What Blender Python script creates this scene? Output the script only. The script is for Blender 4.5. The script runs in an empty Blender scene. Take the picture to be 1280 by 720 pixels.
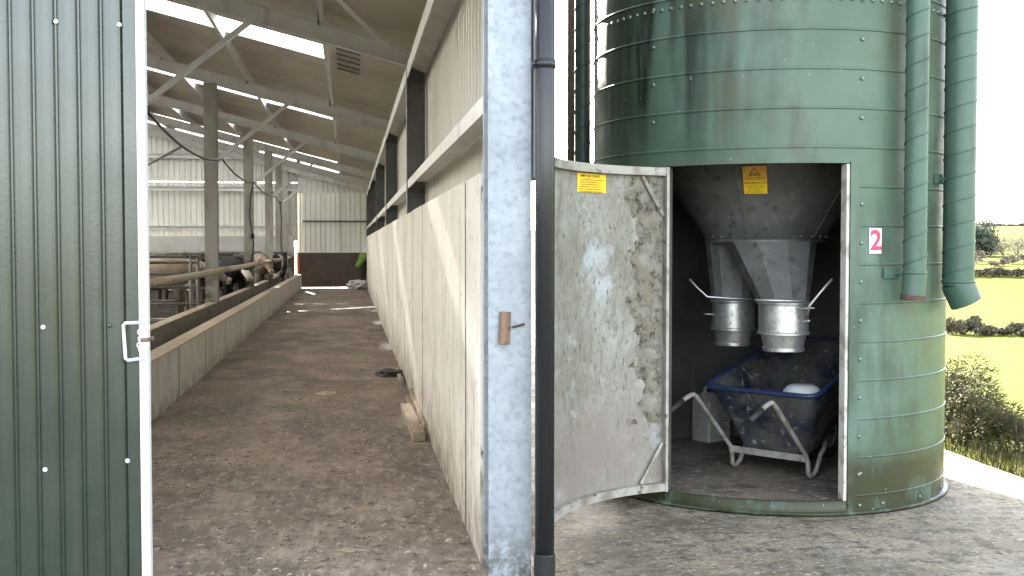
import bpy, bmesh, math, random
from mathutils import Vector, Matrix, noise as mnoise
R = math.radians
random.seed(7)

# ------------------------------------------------------------------ camera, sky, sun, exposure
scn = bpy.context.scene
CAMH, FPX, HORIZON = 1.6, 1400.0, 308.0
YAW, PITCH = R(8.25), math.atan((360 - HORIZON) / FPX)
cd = bpy.data.cameras.new('camera'); cam = bpy.data.objects.new('camera', cd)
scn.collection.objects.link(cam); scn.camera = cam
cam.location = (0, 0, CAMH); cam.rotation_euler = (math.pi / 2 - PITCH, 0, -YAW)
cd.sensor_width = 36; cd.lens = 36 * FPX / 1280; cd.clip_start = .05; cd.clip_end = 6000

SUND = Vector((.16, -1, -.34)).normalized()          # direction the sunlight travels
SUN_EL = math.asin(-SUND.z); SUN_AZ = math.atan2(-SUND.x, -SUND.y)
w = bpy.data.worlds.new('World'); scn.world = w; w.use_nodes = True
nt = w.node_tree; bg = nt.nodes['Background']
sky = nt.nodes.new('ShaderNodeTexSky'); sky.sky_type = 'NISHITA'; sky.sun_disc = False
sky.sun_elevation = SUN_EL; sky.sun_rotation = SUN_AZ
sky.air_density = 1.0; sky.dust_density = 1.6; sky.ozone_density = 1.0
hs = nt.nodes.new('ShaderNodeHueSaturation'); hs.inputs['Saturation'].default_value = .42   # thin white haze over the blue
nt.links.new(sky.outputs[0], hs.inputs['Color']); nt.links.new(hs.outputs[0], bg.inputs[0]); bg.inputs[1].default_value = .15
sl = bpy.data.lights.new('sun', 'SUN'); sl.energy = 5.0; sl.angle = R(.6); sl.color = (1, .93, .82)
so = bpy.data.objects.new('sun', sl); scn.collection.objects.link(so)
so.rotation_euler = SUND.to_track_quat('-Z', 'Y').to_euler()
vs = scn.view_settings; vs.view_transform = 'Standard'; vs.look = 'None'; vs.gamma = 1; vs.use_curve_mapping = False
vs.exposure = 3.15
scn.cycles.max_bounces = 10; scn.cycles.diffuse_bounces = 6; scn.cycles.transparent_max_bounces = 12

# ------------------------------------------------------------------ pixel helpers (photo pixel -> ray -> surface it touches)
FW = Vector((math.sin(YAW), math.cos(YAW), 0)); RT = Vector((math.cos(YAW), -math.sin(YAW), 0)); CAMP = Vector((0, 0, CAMH))
cp, sp = math.cos(PITCH), math.sin(PITCH)
def ray(px, py):
    x = (px - 640) / FPX; y = (360 - py) / FPX
    return RT * x + FW * (cp + y * sp) + Vector((0, 0, y * cp - sp))
def hitY(px, py, Y): d = ray(px, py); return CAMP + d * (Y / d.y)
def hitX(px, py, X): d = ray(px, py); return CAMP + d * (X / d.x)
def hitZ(px, py, Z): d = ray(px, py); return CAMP + d * ((Z - CAMH) / d.z)
def cw(xc, zc, z=0): p = RT * xc + FW * zc; return Vector((p.x, p.y, z))   # right / forward metres from the tripod point -> world

# ------------------------------------------------------------------ materials
def mat(name, base, layers=(), rough=.7, metal=0., bump=0., bs=20., bst=(1, 1, 1), spec=.5, rvar=0., wave=None):
    m = bpy.data.materials.new(name); m.use_nodes = True; t = m.node_tree; N = t.nodes; L = t.links
    b = N['Principled BSDF']; b.inputs['Roughness'].default_value = rough; b.inputs['Metallic'].default_value = metal
    b.inputs['Specular IOR Level'].default_value = spec
    g = N.new('ShaderNodeNewGeometry')
    def nz(scale, st, detail=5, rgh=.6):
        mp = N.new('ShaderNodeMapping'); mp.inputs['Scale'].default_value = st; L.new(g.outputs['Position'], mp.inputs[0])
        n = N.new('ShaderNodeTexNoise'); n.inputs['Scale'].default_value = scale; n.inputs['Detail'].default_value = detail
        n.inputs['Roughness'].default_value = rgh; L.new(mp.outputs[0], n.inputs[0]); return n.outputs[0]
    rgb = N.new('ShaderNodeRGB'); rgb.outputs[0].default_value = (*base, 1); cur = rgb.outputs[0]
    for la in layers:
        c = la['c']; mr = N.new('ShaderNodeMapRange'); mr.inputs[1].default_value = la.get('lo', .4); mr.inputs[2].default_value = la.get('hi', .65)
        mr.inputs[4].default_value = la.get('a', 1.)
        L.new(nz(la.get('s', 5), la.get('st', (1, 1, 1)), la.get('d', 5), la.get('r', .6)), mr.inputs[0]); f = mr.outputs[0]
        for axis in 'xyz':
            if axis in la:
                sx = N.new('ShaderNodeSeparateXYZ'); L.new(g.outputs['Position'], sx.inputs[0])
                m2 = N.new('ShaderNodeMapRange'); m2.inputs[1].default_value = la[axis][0]; m2.inputs[2].default_value = la[axis][1]
                L.new(sx.outputs['XYZ'.index(axis.upper())], m2.inputs[0])
                mu = N.new('ShaderNodeMath'); mu.operation = 'MULTIPLY'; L.new(f, mu.inputs[0]); L.new(m2.outputs[0], mu.inputs[1]); f = mu.outputs[0]
        mx = N.new('ShaderNodeMix'); mx.data_type = 'RGBA'; L.new(f, mx.inputs[0]); L.new(cur, mx.inputs[6]); mx.inputs[7].default_value = (*c, 1)
        cur = mx.outputs[2]
    L.new(cur, b.inputs['Base Color'])
    if rvar:
        mr = N.new('ShaderNodeMapRange'); mr.inputs[1].default_value = .35; mr.inputs[2].default_value = .65
        mr.inputs[3].default_value = max(.05, rough - rvar); mr.inputs[4].default_value = min(1, rough + rvar)
        L.new(nz(2.3, (1, 1, 1)), mr.inputs[0]); L.new(mr.outputs[0], b.inputs['Roughness'])
    h = None
    if bump:
        h = nz(bs, bst, 8, .65)
        if wave:
            mp = N.new('ShaderNodeMapping'); mp.inputs['Rotation'].default_value = (0, 0, wave[2]); L.new(g.outputs['Position'], mp.inputs[0])
            wv = N.new('ShaderNodeTexWave'); wv.inputs['Scale'].default_value = wave[0]; wv.inputs['Distortion'].default_value = 6
            wv.inputs['Detail'].default_value = 4; wv.inputs['Detail Scale'].default_value = 2.0; L.new(mp.outputs[0], wv.inputs[0])
            ma = N.new('ShaderNodeMath'); ma.operation = 'MULTIPLY_ADD'; L.new(wv.outputs[1], ma.inputs[0]); ma.inputs[1].default_value = wave[1]; L.new(h, ma.inputs[2]); h = ma.outputs[0]
        bp = N.new('ShaderNodeBump'); bp.inputs['Strength'].default_value = 1; bp.inputs['Distance'].default_value = bump
        L.new(h, bp.inputs['Height']); L.new(bp.outputs[0], b.inputs['Normal'])
    return m
def ly(c, s, lo, hi, **k): return dict(c=c, s=s, lo=lo, hi=hi, **k)

V = (1, 1, .12)      # streaks that run down
MT = {}
MT['door_green'] = mat('door_green', (.024, .036, .026), [ly((.034, .046, .034), 3, .4, .7), ly((.008, .011, .010), 75, .62, .67, d=2, z=(.9, 2.0)), ly((.13, .14, .11), 45, .70, .76, z=(1.0, .1)), ly((.045, .05, .036), 9, .5, .8, st=V)], rough=.22, rvar=.04, bump=.0004, bs=60, spec=.78)
MT['white_trim'] = mat('white_trim', (.72, .74, .76), [ly((.4, .36, .3), 14, .62, .75), ly((.3, .14, .07), 22, .70, .76)], rough=.4, metal=.1)
MT['galv'] = mat('galv', (.275, .30, .33), [ly((.345, .37, .40), 9, .4, .65, d=8, r=.75), ly((.19, .215, .24), 30, .5, .75), ly((.07, .07, .06), 26, .40, .60, z=(.30, .0)), ly((.26, .19, .13), 7, .66, .8)], rough=.5, metal=.35, rvar=.1, bump=.0008, bs=40)
MT['galv_dull'] = mat('galv_dull', (.58, .575, .55), [ly((.66, .65, .62), 4, .4, .7), ly((.40, .385, .36), 3, .55, .75, st=V)], rough=.6, metal=.05)
MT['stanchion'] = mat('stanchion', (.115, .12, .12), [ly((.17, .17, .165), 5, .4, .7)], rough=.5, metal=.2)
MT['post'] = mat('post', (.38, .365, .32), [ly((.25, .23, .19), 3.2, .42, .66, st=(1, 1, .35)), ly((.38, .37, .33), 11, .55, .75), ly((.09, .075, .055), 6, .45, .6, z=(1.5, .55))], rough=.7, metal=.05, bump=.002, bs=30)
MT['roof_sheet'] = mat('roof_sheet', (.62, .585, .53), [ly((.52, .48, .425), 1.2, .4, .65), ly((.36, .31, .26), 5, .6, .8, st=(.3, 1, 1)), ly((.66, .63, .57), .5, .45, .7)], rough=.85)
MT['inner_clad'] = mat('inner_clad', (.68, .65, .59), [ly((.54, .50, .44), 1.6, .45, .7, st=V), ly((.36, .31, .25), 4, .6, .8, st=V)], rough=.55)
MT['white_clad'] = mat('white_clad', (.66, .66, .61), [ly((.52, .51, .46), 1.2, .45, .7, st=V)], rough=.55)
MT['out_clad'] = mat('out_clad', (.035, .055, .042), [ly((.05, .07, .055), 3, .4, .7)], rough=.4)
MT['wall_conc'] = mat('wall_conc', (.60, .555, .49), [ly((.66, .625, .57), 2.0, .42, .66, st=(1, 1, .4)), ly((.43, .37, .29), 3.1, .55, .78, st=(1, 1, .2)), ly((.11, .08, .06), 30, .63, .68, st=(1, 1, .22), d=4), ly((.22, .165, .11), 5, .34, .62, z=(.60, .0)), ly((.20, .15, .105), 13, .57, .66, z=(1.6, .2), st=(1, 1, .25))], rough=.75, bump=.005, bs=22, bst=(1, 1, .5))
MT['low_conc'] = mat('low_conc', (.45, .435, .40), [ly((.54, .525, .49), 2.2, .42, .66), ly((.30, .275, .235), 3.1, .52, .75, st=(1, 1, .25)), ly((.07, .06, .048), 19, .66, .71, d=3), ly((.15, .125, .095), 7, .36, .64, z=(.2, .0))], rough=.8, bump=.004, bs=25)
MT['wall_cap'] = mat('wall_cap', (.30, .235, .165), [ly((.40, .33, .25), 6, .45, .65), ly((.14, .11, .08), 9, .55, .72)], rough=.85, bump=.006, bs=22)
MT['joint'] = mat('joint', (.10, .08, .062), [ly((.045, .036, .028), 18, .45, .6), ly((.30, .27, .23), 9, .58, .68)], rough=.9)
MT['kerb'] = mat('kerb', (.135, .11, .085), [ly((.21, .175, .14), 5, .5, .7), ly((.065, .055, .045), 3, .5, .7)], rough=.8, bump=.006, bs=18)
MT['gable_conc'] = mat('gable_conc', (.45, .44, .42), [ly((.36, .345, .32), 1.5, .45, .7), ly((.07, .055, .042), 3, .25, .5, z=(1.5, 1.15))], rough=.8)
MT['pipe_rail'] = mat('pipe_rail', (.36, .30, .225), [ly((.22, .175, .125), 9, .45, .65), ly((.5, .45, .37), 15, .6, .75)], rough=.55, metal=.25, bump=.003, bs=40)
MT['pen_steel'] = mat('pen_steel', (.27, .255, .22), [ly((.12, .10, .08), 4, .45, .7)], rough=.6, metal=.4)
MT['brown_board'] = mat('brown_board', (.085, .055, .04), [ly((.055, .04, .032), 3, .4, .65), ly((.12, .085, .06), 8, .6, .8)], rough=.7)
MT['orange'] = mat('orange', (.5, .12, .03), rough=.6)
MT['slurry'] = mat('slurry', (.028, .022, .017), [ly((.05, .04, .03), 1.5, .45, .7)], rough=.97, bump=.02, bs=6, spec=.1)
MT['floor_dirt'] = mat('floor_dirt', (.185, .138, .104), [ly((.10, .074, .056), .7, .36, .62, st=(1, .5, 1)), ly((.265, .205, .158), 1.9, .46, .70, st=(1, .6, 1)), ly((.40, .335, .26), 12, .48, .68, st=(1, .32, 1), d=10, r=.75, y=(14, 5)), ly((.52, .46, .38), 24, .62, .70, st=(1.2, .4, 1), y=(20, 5)), ly((.06, .044, .034), 11, .56, .68, d=8)], rough=.85, bump=.014, bs=13)
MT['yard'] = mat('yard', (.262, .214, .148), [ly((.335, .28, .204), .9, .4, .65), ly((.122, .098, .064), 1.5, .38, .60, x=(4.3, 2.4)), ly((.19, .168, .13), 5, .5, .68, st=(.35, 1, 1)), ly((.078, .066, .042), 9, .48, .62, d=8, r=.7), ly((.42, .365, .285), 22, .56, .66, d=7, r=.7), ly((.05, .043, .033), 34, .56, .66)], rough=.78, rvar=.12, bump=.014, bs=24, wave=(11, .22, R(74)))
MT['bin_floor'] = mat('bin_floor', (.155, .125, .095), [ly((.08, .064, .05), 2.5, .42, .62), ly((.25, .21, .165), 14, .54, .66, d=7), ly((.42, .38, .32), 34, .63, .70), ly((.06, .052, .045), 3.2, .58, .66)], rough=.85, bump=.012, bs=24)
MT['grass'] = mat('grass', (.115, .125, .006), [ly((.085, .105, .006), .05, .4, .65), ly((.16, .15, .015), .25, .5, .72), ly((.06, .065, .01), .8, .60, .72, st=(.4, 1, 1))], rough=.95, bump=.25, bs=1.2, spec=.1)
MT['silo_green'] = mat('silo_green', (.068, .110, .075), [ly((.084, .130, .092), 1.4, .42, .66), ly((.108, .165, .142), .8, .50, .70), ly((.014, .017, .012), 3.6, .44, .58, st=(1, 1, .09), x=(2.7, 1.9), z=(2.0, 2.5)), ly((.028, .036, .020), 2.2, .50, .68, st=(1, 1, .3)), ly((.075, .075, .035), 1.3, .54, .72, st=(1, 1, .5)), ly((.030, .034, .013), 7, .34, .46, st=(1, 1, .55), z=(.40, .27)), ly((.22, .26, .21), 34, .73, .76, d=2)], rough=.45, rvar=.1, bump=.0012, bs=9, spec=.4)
MT['pipe_green'] = mat('pipe_green', (.056, .104, .080), [ly((.072, .124, .096), 3, .42, .66), ly((.03, .048, .034), 8, .55, .75, st=(1, 1, .3))], rough=.42, spec=.4)
MT['pipe_dark'] = mat('pipe_dark', (.035, .055, .045), [ly((.06, .07, .05), 8, .5, .7)], rough=.5)
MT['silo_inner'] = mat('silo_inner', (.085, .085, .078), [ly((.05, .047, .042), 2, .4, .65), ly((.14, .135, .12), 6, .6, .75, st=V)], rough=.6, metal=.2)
MT['hopper'] = mat('hopper', (.165, .165, .158), [ly((.11, .108, .10), 2.2, .42, .62), ly((.235, .23, .22), 6, .58, .74), ly((.075, .07, .06), 9, .58, .7)], rough=.5, metal=.35, rvar=.1)
MT['spout'] = mat('spout', (.50, .50, .49), [ly((.36, .36, .35), 14, .4, .62, d=8), ly((.24, .235, .22), 42, .56, .68)], rough=.36, metal=.75, rvar=.1)
MT['door_inner'] = mat('door_inner', (.225, .212, .178), [ly((.30, .295, .27), 1.8, .40, .60), ly((.165, .15, .118), 16, .46, .64, st=(1, 1, .35), d=9, r=.8), ly((.36, .39, .41), 2.3, .58, .66, d=9, r=.62), ly((.34, .335, .31), 9, .54, .66, d=9, r=.75), ly((.10, .09, .068), 44, .57, .68, st=(1, 1, .5)), ly((.235, .192, .165), 3, .32, .6, z=(1.0, .3))], rough=.6, metal=.1, bump=.004, bs=28)
MT['door_frame'] = mat('door_frame', (.36, .34, .30), [ly((.22, .19, .16), 8, .45, .62), ly((.08, .066, .05), 20, .58, .68)], rough=.6, metal=.15, bump=.002, bs=40)
MT['mud'] = mat('mud', (.19, .17, .13), [ly((.05, .042, .033), 20, .48, .60, d=8, r=.75), ly((.27, .255, .22), 8, .5, .7)], rough=.95, bump=.016, bs=30)
MT['jamb'] = mat('jamb', (.56, .53, .48), [ly((.34, .31, .26), 9, .48, .62), ly((.12, .11, .09), 18, .58, .68, z=(1.2, .0))], rough=.55, metal=.15)
MT['black_plastic'] = mat('black_plastic', (.017, .018, .021), [ly((.04, .04, .04), 12, .6, .75, st=V), ly((.022, .021, .019), 7, .45, .65, z=(.28, .05))], rough=.3, spec=.5)
MT['blue_plastic'] = mat('blue_plastic', (.014, .018, .036), [ly((.085, .082, .078), 4.5, .40, .56, d=8, r=.7), ly((.02, .025, .045), 3, .5, .7), ly((.26, .25, .24), 20, .60, .68)], rough=.45, bump=.002, bs=30)
MT['blue_rim'] = mat('blue_rim', (.02, .034, .095), [ly((.05, .06, .09), 8, .5, .7)], rough=.4)
MT['barrow_steel'] = mat('barrow_steel', (.42, .40, .36), [ly((.25, .22, .18), 9, .45, .65), ly((.14, .10, .07), 18, .6, .72)], rough=.45, metal=.4)
MT['rubber'] = mat('rubber', (.02, .02, .02), rough=.7)
MT['white_plastic'] = mat('white_plastic', (.72, .72, .74), rough=.35)
MT['can_plastic'] = mat('can_plastic', (.36, .36, .33), [ly((.26, .25, .22), 5, .45, .7)], rough=.5)
MT['print_grey'] = mat('print_grey', (.14, .14, .14), rough=.6)
MT['yellow'] = mat('yellow', (.82, .56, .02), [ly((.75, .40, .02), 25, .5, .7)], rough=.45)
MT['amber'] = mat('amber', (.72, .38, .06), [ly((.55, .28, .05), 30, .5, .7)], rough=.5)
MT['ink'] = mat('ink', (.03, .02, .012), rough=.6)
MT['ink_soft'] = mat('ink_soft', (.26, .13, .02), rough=.6)
MT['sticker_white'] = mat('sticker_white', (.8, .8, .8), rough=.4)
MT['pink'] = mat('pink', (.68, .035, .11), rough=.4)
MT['bolt'] = mat('bolt', (.16, .20, .17), rough=.35, metal=.6)
MT['screw_white'] = mat('screw_white', (.8, .82, .82), rough=.3)
MT['rust'] = mat('rust', (.075, .045, .03), [ly((.13, .08, .055), 30, .5, .7)], rough=.8, bump=.001, bs=80)
MT['timber'] = mat('timber', (.22, .135, .09), [ly((.075, .05, .036), 22, .45, .65, st=(1, 1, .12)), ly((.07, .05, .04), 40, .64, .7)], rough=.75, bump=.003, bs=50, bst=(1, 1, .15))
MT['plank'] = mat('plank', (.33, .245, .165), [ly((.22, .16, .105), 18, .45, .65, st=(1, .15, 1)), ly((.10, .07, .05), 9, .6, .72)], rough=.85, bump=.003, bs=40)
MT['dark_lump'] = mat('dark_lump', (.03, .025, .02), [ly((.07, .055, .04), 20, .55, .7)], rough=.9, bump=.01, bs=30)
MT['crumb'] = mat('crumb', (.085, .064, .049), rough=.9)
MT['cable'] = mat('cable', (.02, .02, .02), rough=.5)
MT['hivis'] = mat('hivis', (.13, .24, .03), [ly((.09, .16, .03), 9, .5, .7)], rough=.6)
MT['sack'] = mat('sack', (.56, .54, .53), [ly((.4, .38, .36), 7, .5, .7)], rough=.5, bump=.01, bs=9)
MT['dark_cloth'] = mat('dark_cloth', (.018, .018, .018), rough=.8)
MT['straw'] = mat('straw', (.42, .36, .26), [ly((.25, .19, .12), 8, .4, .6)], rough=.9)
MT['bark'] = mat('bark', (.10, .08, .06), rough=.9)
MT['leaf_conifer'] = mat('leaf_conifer', (.055, .075, .045), [ly((.10, .11, .07), .6, .4, .65)], rough=.8)
MT['leaf_brown'] = mat('leaf_brown', (.20, .165, .125), [ly((.13, .105, .075), .7, .4, .65)], rough=.9)
MT['leaf_hedge'] = mat('leaf_hedge', (.075, .07, .035), [ly((.13, .10, .06), .9, .4, .65)], rough=.9)
MT['leaf_gorse'] = mat('leaf_gorse', (.045, .048, .014), [ly((.115, .088, .042), 5, .45, .64), ly((.022, .025, .01), 8, .55, .7)], rough=.85, spec=.2)
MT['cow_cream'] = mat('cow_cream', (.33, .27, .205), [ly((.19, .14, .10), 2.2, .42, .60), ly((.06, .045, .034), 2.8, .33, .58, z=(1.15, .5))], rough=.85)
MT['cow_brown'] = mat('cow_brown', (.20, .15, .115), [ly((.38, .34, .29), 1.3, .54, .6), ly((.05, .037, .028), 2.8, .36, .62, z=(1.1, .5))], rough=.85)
MT['cow_black'] = mat('cow_black', (.008, .008, .008), rough=.75, spec=.2)
MT['cow_dark'] = mat('cow_dark', (.035, .024, .018), [ly((.06, .045, .035), 3, .5, .7)], rough=.8)
MT['cow_pied'] = mat('cow_pied', (.014, .013, .013), [ly((.66, .60, .55), 1.05, .54, .56, d=1)], rough=.7)
MT['cow_face'] = mat('cow_face', (.60, .53, .46), rough=.8)
MT['horn'] = mat('horn', (.3, .25, .2), rough=.5)
MT['louvre'] = mat('louvre', (.10, .09, .08), rough=.7)
# roof light sheet: part of the light comes straight through, the rest is scattered
m = bpy.data.materials.new('skylight'); m.use_nodes = True; t = m.node_tree; t.nodes.clear()
o_ = t.nodes.new('ShaderNodeOutputMaterial'); mx = t.nodes.new('ShaderNodeMixShader'); tr = t.nodes.new('ShaderNodeBsdfTransparent'); tl = t.nodes.new('ShaderNodeBsdfTranslucent')
tr.inputs[0].default_value = (.95, .96, .95, 1); tl.inputs[0].default_value = (.92, .92, .88, 1); mx.inputs[0].default_value = .87
t.links.new(tr.outputs[0], mx.inputs[1]); t.links.new(tl.outputs[0], mx.inputs[2]); t.links.new(mx.outputs[0], o_.inputs[0]); MT['skylight'] = m
m = bpy.data.materials.new('opal'); m.use_nodes = True; t = m.node_tree; t.nodes.clear(); o_ = t.nodes.new('ShaderNodeOutputMaterial'); tl = t.nodes.new('ShaderNodeBsdfTranslucent')
tl.inputs[0].default_value = (.9, .88, .82, 1); t.links.new(tl.outputs[0], o_.inputs[0]); MT['opal'] = m

# ------------------------------------------------------------------ object helpers
COL = scn.collection
def thing(name, label, cat, loc=(0, 0, 0), group=None):
    o = bpy.data.objects.new(name, None); COL.objects.link(o); o.location = loc; o.empty_display_size = .1
    o['label'] = label; o['category'] = cat
    if group: o['group'] = group
    return o
def tag(o, label, cat, group=None, kind=None):
    o['label'] = label; o['category'] = cat
    if group: o['group'] = group
    if kind: o['kind'] = kind
    return o
def link(name, me, mt, parent=None, M=None, world=True):
    """one mesh object; vertices are in world space unless M places them"""
    o = bpy.data.objects.new(name, me); COL.objects.link(o)
    if mt and not me.materials:
        for x in (mt if isinstance(mt, (list, tuple)) else [mt]): me.materials.append(MT[x])
    if parent is not None:
        o.parent = parent
        if parent.type == 'EMPTY': o.matrix_parent_inverse = Matrix.Translation(-parent.location)
    if M is not None: o.matrix_basis = M
    return o
def pm(verts, faces, smooth=False, mats=None):
    me = bpy.data.meshes.new('m'); me.from_pydata([tuple(v) for v in verts], [], faces); me.update()
    if smooth: me.polygons.foreach_set('use_smooth', [True] * len(me.polygons))
    if mats: me.polygons.foreach_set('material_index', mats)
    return me
class MB:
    def __init__(s): s.v = []; s.f = []; s.m = []; s.mi = 0
    def add(s, vs_, fs_):
        n = len(s.v); s.v += [Vector(v) for v in vs_]; s.f += [[i + n for i in f] for f in fs_]; s.m += [s.mi] * len(fs_); return s
    def box(s, a, b, M=None):
        x0, y0, z0 = a; x1, y1, z1 = b
        v = [Vector(p) for p in ((x0, y0, z0), (x1, y0, z0), (x1, y1, z0), (x0, y1, z0), (x0, y0, z1), (x1, y0, z1), (x1, y1, z1), (x0, y1, z1))]
        if M is not None: v = [M @ p for p in v]
        return s.add(v, [[0, 3, 2, 1], [4, 5, 6, 7], [0, 1, 5, 4], [1, 2, 6, 5], [2, 3, 7, 6], [3, 0, 4, 7]])
    def tube(s, pts, r, n=10, cap=True):
        pts = [Vector(p) for p in pts]; rs = r if isinstance(r, (list, tuple)) else [r] * len(pts); vs_ = []; fs_ = []; up = None
        for i, p in enumerate(pts):
            d = (pts[min(i + 1, len(pts) - 1)] - pts[max(i - 1, 0)]).normalized()
            if up is None: up = d.orthogonal().normalized()
            up = (up - d * up.dot(d))
            up = up.normalized() if up.length > 1e-5 else d.orthogonal().normalized()
            si = d.cross(up)
            vs_ += [p + (up * math.cos(2 * math.pi * k / n) + si * math.sin(2 * math.pi * k / n)) * rs[i] for k in range(n)]
        for i in range(len(pts) - 1):
            for k in range(n): fs_.append([i * n + k, i * n + (k + 1) % n, (i + 1) * n + (k + 1) % n, (i + 1) * n + k])
        if cap: fs_ += [list(range(n))[::-1], [(len(pts) - 1) * n + k for k in range(n)]]
        return s.add(vs_, fs_)
    def lathe(s, prof, c, n=24, a0=0, a1=2 * math.pi):
        c = Vector(c); full = abs(a1 - a0 - 2 * math.pi) < 1e-6; k = n if full else n + 1; vs_ = []; fs_ = []
        for r, z in prof: vs_ += [c + Vector((math.cos(a0 + (a1 - a0) * i / n) * r, math.sin(a0 + (a1 - a0) * i / n) * r, z)) for i in range(k)]
        for j in range(len(prof) - 1):
            for i in range(n):
                b = (i + 1) % k; fs_.append([j * k + i, j * k + b, (j + 1) * k + b, (j + 1) * k + i])
        return s.add(vs_, fs_)
    def extrude(s, prof, p0, p1, side, up):
        """2D profile (a along side, b along up) swept from p0 to p1"""
        p0, p1, side, up = map(Vector, (p0, p1, side, up)); n = len(prof)
        vs_ = [p + side * a + up * b for p in (p0, p1) for a, b in prof]
        return s.add(vs_, [[i, (i + 1) % n, n + (i + 1) % n, n + i] for i in range(n)] + [list(range(n))[::-1], [n + i for i in range(n)]])
    def mesh(s, smooth=False): return pm(s.v, s.f, smooth, s.m)
    def build(s, name, mt, parent=None, smooth=False): return link(name, s.mesh(smooth), mt, parent)
def bevel(o, wd=.006, seg=2):
    md = o.modifiers.new('bevel', 'BEVEL'); md.width = wd; md.segments = seg; md.limit_method = 'ANGLE'; return o
def shade_auto(o, ang=40):
    me = o.data; me.polygons.foreach_set('use_smooth', [True] * len(me.polygons)); me.set_sharp_from_angle(angle=R(ang)); return o
def ibeam(w_, d_, tf=.011, tw=.009):
    a, b = w_ / 2, d_ / 2
    return [(-a, -b), (a, -b), (a, -b + tf), (tw / 2, -b + tf), (tw / 2, b - tf), (a, b - tf), (a, b), (-a, b), (-a, b - tf), (-tw / 2, b - tf), (-tw / 2, -b + tf), (-a, -b + tf)]
def zprof(w_, d_, t_=.004):
    b = d_ / 2
    return [(-w_, b), (t_ / 2, b), (t_ / 2, -b + t_), (w_, -b + t_), (w_, -b), (-t_ / 2, -b), (-t_ / 2, b - t_), (-w_, b - t_)]

# ------------------------------------------------------------------ the setting: terrain, yard, floors
HU = [(0, -.3), (9, -.3), (12, -.62), (20, -1.8), (35, -4.0), (70, -5.8), (108, -6.6), (150, -4.9), (180, -2.9), (240, -.6), (320, 2.6), (500, 9.8), (620, 10.6), (900, 6), (4000, 0)]
def terr(x, y):
    u = x * math.sin(R(31)) + y * math.cos(R(31)); h = HU[0][1]
    for (a, ha), (b, hb) in zip(HU, HU[1:]):
        if a <= u <= b: h = ha + (hb - ha) * (u - a) / (b - a)
    if u > 4000: h = 0
    k = min(1, max(0, (x - 4.7) / 5)); k = k * k * (3 - 2 * k)
    far = min(1, max(0, (u - 12) / 60))
    return -.3 + (h + .3) * k + k * far * mnoise.noise((x * .012, y * .012, 0)) * .5 + k * mnoise.noise((x * .35, y * .35, 3)) * .05
def axis_vals(lo, hi):
    v = []; t_ = 0.
    while t_ < hi: v.append(t_); t_ += max(1.2, t_ * .06)
    t_ = -1.2
    while t_ > lo: v.append(t_); t_ -= max(1.2, -t_ * .3)
    return sorted(v + [lo, hi])
xs = axis_vals(-2500, 3500); ys = axis_vals(-2500, 3500); nx = len(xs)
tv = [(x, y, terr(x, y)) for y in ys for x in xs]
tf_ = [[j * nx + i, j * nx + i + 1, (j + 1) * nx + i + 1, (j + 1) * nx + i] for j in range(len(ys) - 1) for i in range(nx - 1)]
tag(link('field', pm(tv, tf_, True), 'grass'), 'sunlit green fields sloping into the valley beyond the concrete yard', 'field', kind='structure')
# yard slab with a slightly ragged edge
edge = []; y = -40
while y <= 62:
    edge.append((4.62 + .05 * mnoise.noise((0, y * .9, 0)) + .0009 * (y - 7) ** 2 * (1 if y > 7 else .2), y)); y += .5 if -2 < y < 20 else 4
ring = [(-45, -40)] + edge + [(-45, 62)]
b = MB(); n = len(ring); b.add([(x, y, 0) for x, y in ring] + [(x, y, -.3) for x, y in ring], [list(range(n))] + [[i, n + i, n + (i + 1) % n, (i + 1) % n] for i in range(n)])
tag(b.build('yard', 'yard'), 'brushed grey concrete yard in front of the shed and the bin', 'yard', kind='structure')
b = MB(); b.add([(-1.80, 5.0, .004), (.70, 5.0, .004), (.70, 43.2, .004), (-1.80, 43.2, .004)], [[0, 1, 2, 3]])
tag(b.build('passage_floor', 'floor_dirt'), 'brown dirty feed passage floor flecked with straw', 'floor', kind='structure')
b = MB(); b.add([(-18.3, 5.6, .006), (-2.4, 5.6, .006), (-2.4, 43, .006), (-18.3, 43, .006)], [[0, 1, 2, 3]])
tag(b.build('pen_floor', 'slurry'), 'dark wet slurry covered floor of the cattle pens', 'floor', kind='structure')
# straw and dirt flecks on the passage floor
b = MB(); rnd = random.Random(3)
for i in range(3400):
    Y = 5.2 + 22 * rnd.random() ** 1.7; X = -1.7 + 2.3 * rnd.random()
    if mnoise.noise((X * 1.5, Y * .9, 5)) < .05 and rnd.random() < .85: continue
    a = rnd.gauss(R(10), .9); l = rnd.uniform(.004, .020); wd = rnd.uniform(.0012, .0035)
    if rnd.random() < .25: l, wd = rnd.uniform(.004, .012), rnd.uniform(.003, .008)
    c, s_ = math.cos(a), math.sin(a); z = .007 + rnd.random() * .006
    b.mi = 0 if rnd.random() < .45 else 1
    b.add([(X + c * l - s_ * wd, Y + s_ * l + c * wd, z), (X - c * l - s_ * wd, Y - s_ * l + c * wd, z + .003), (X - c * l + s_ * wd, Y - s_ * l - c * wd, z), (X + c * l + s_ * wd, Y + s_ * l - c * wd, z + .004), (X, Y, z + .008)], [[0, 1, 4], [1, 2, 4], [2, 3, 4], [3, 0, 4]])
tag(b.build('straw_litter', ['straw', 'crumb']), 'scattered straw and crumbs of muck on the passage floor', 'litter', kind='stuff')

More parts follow.
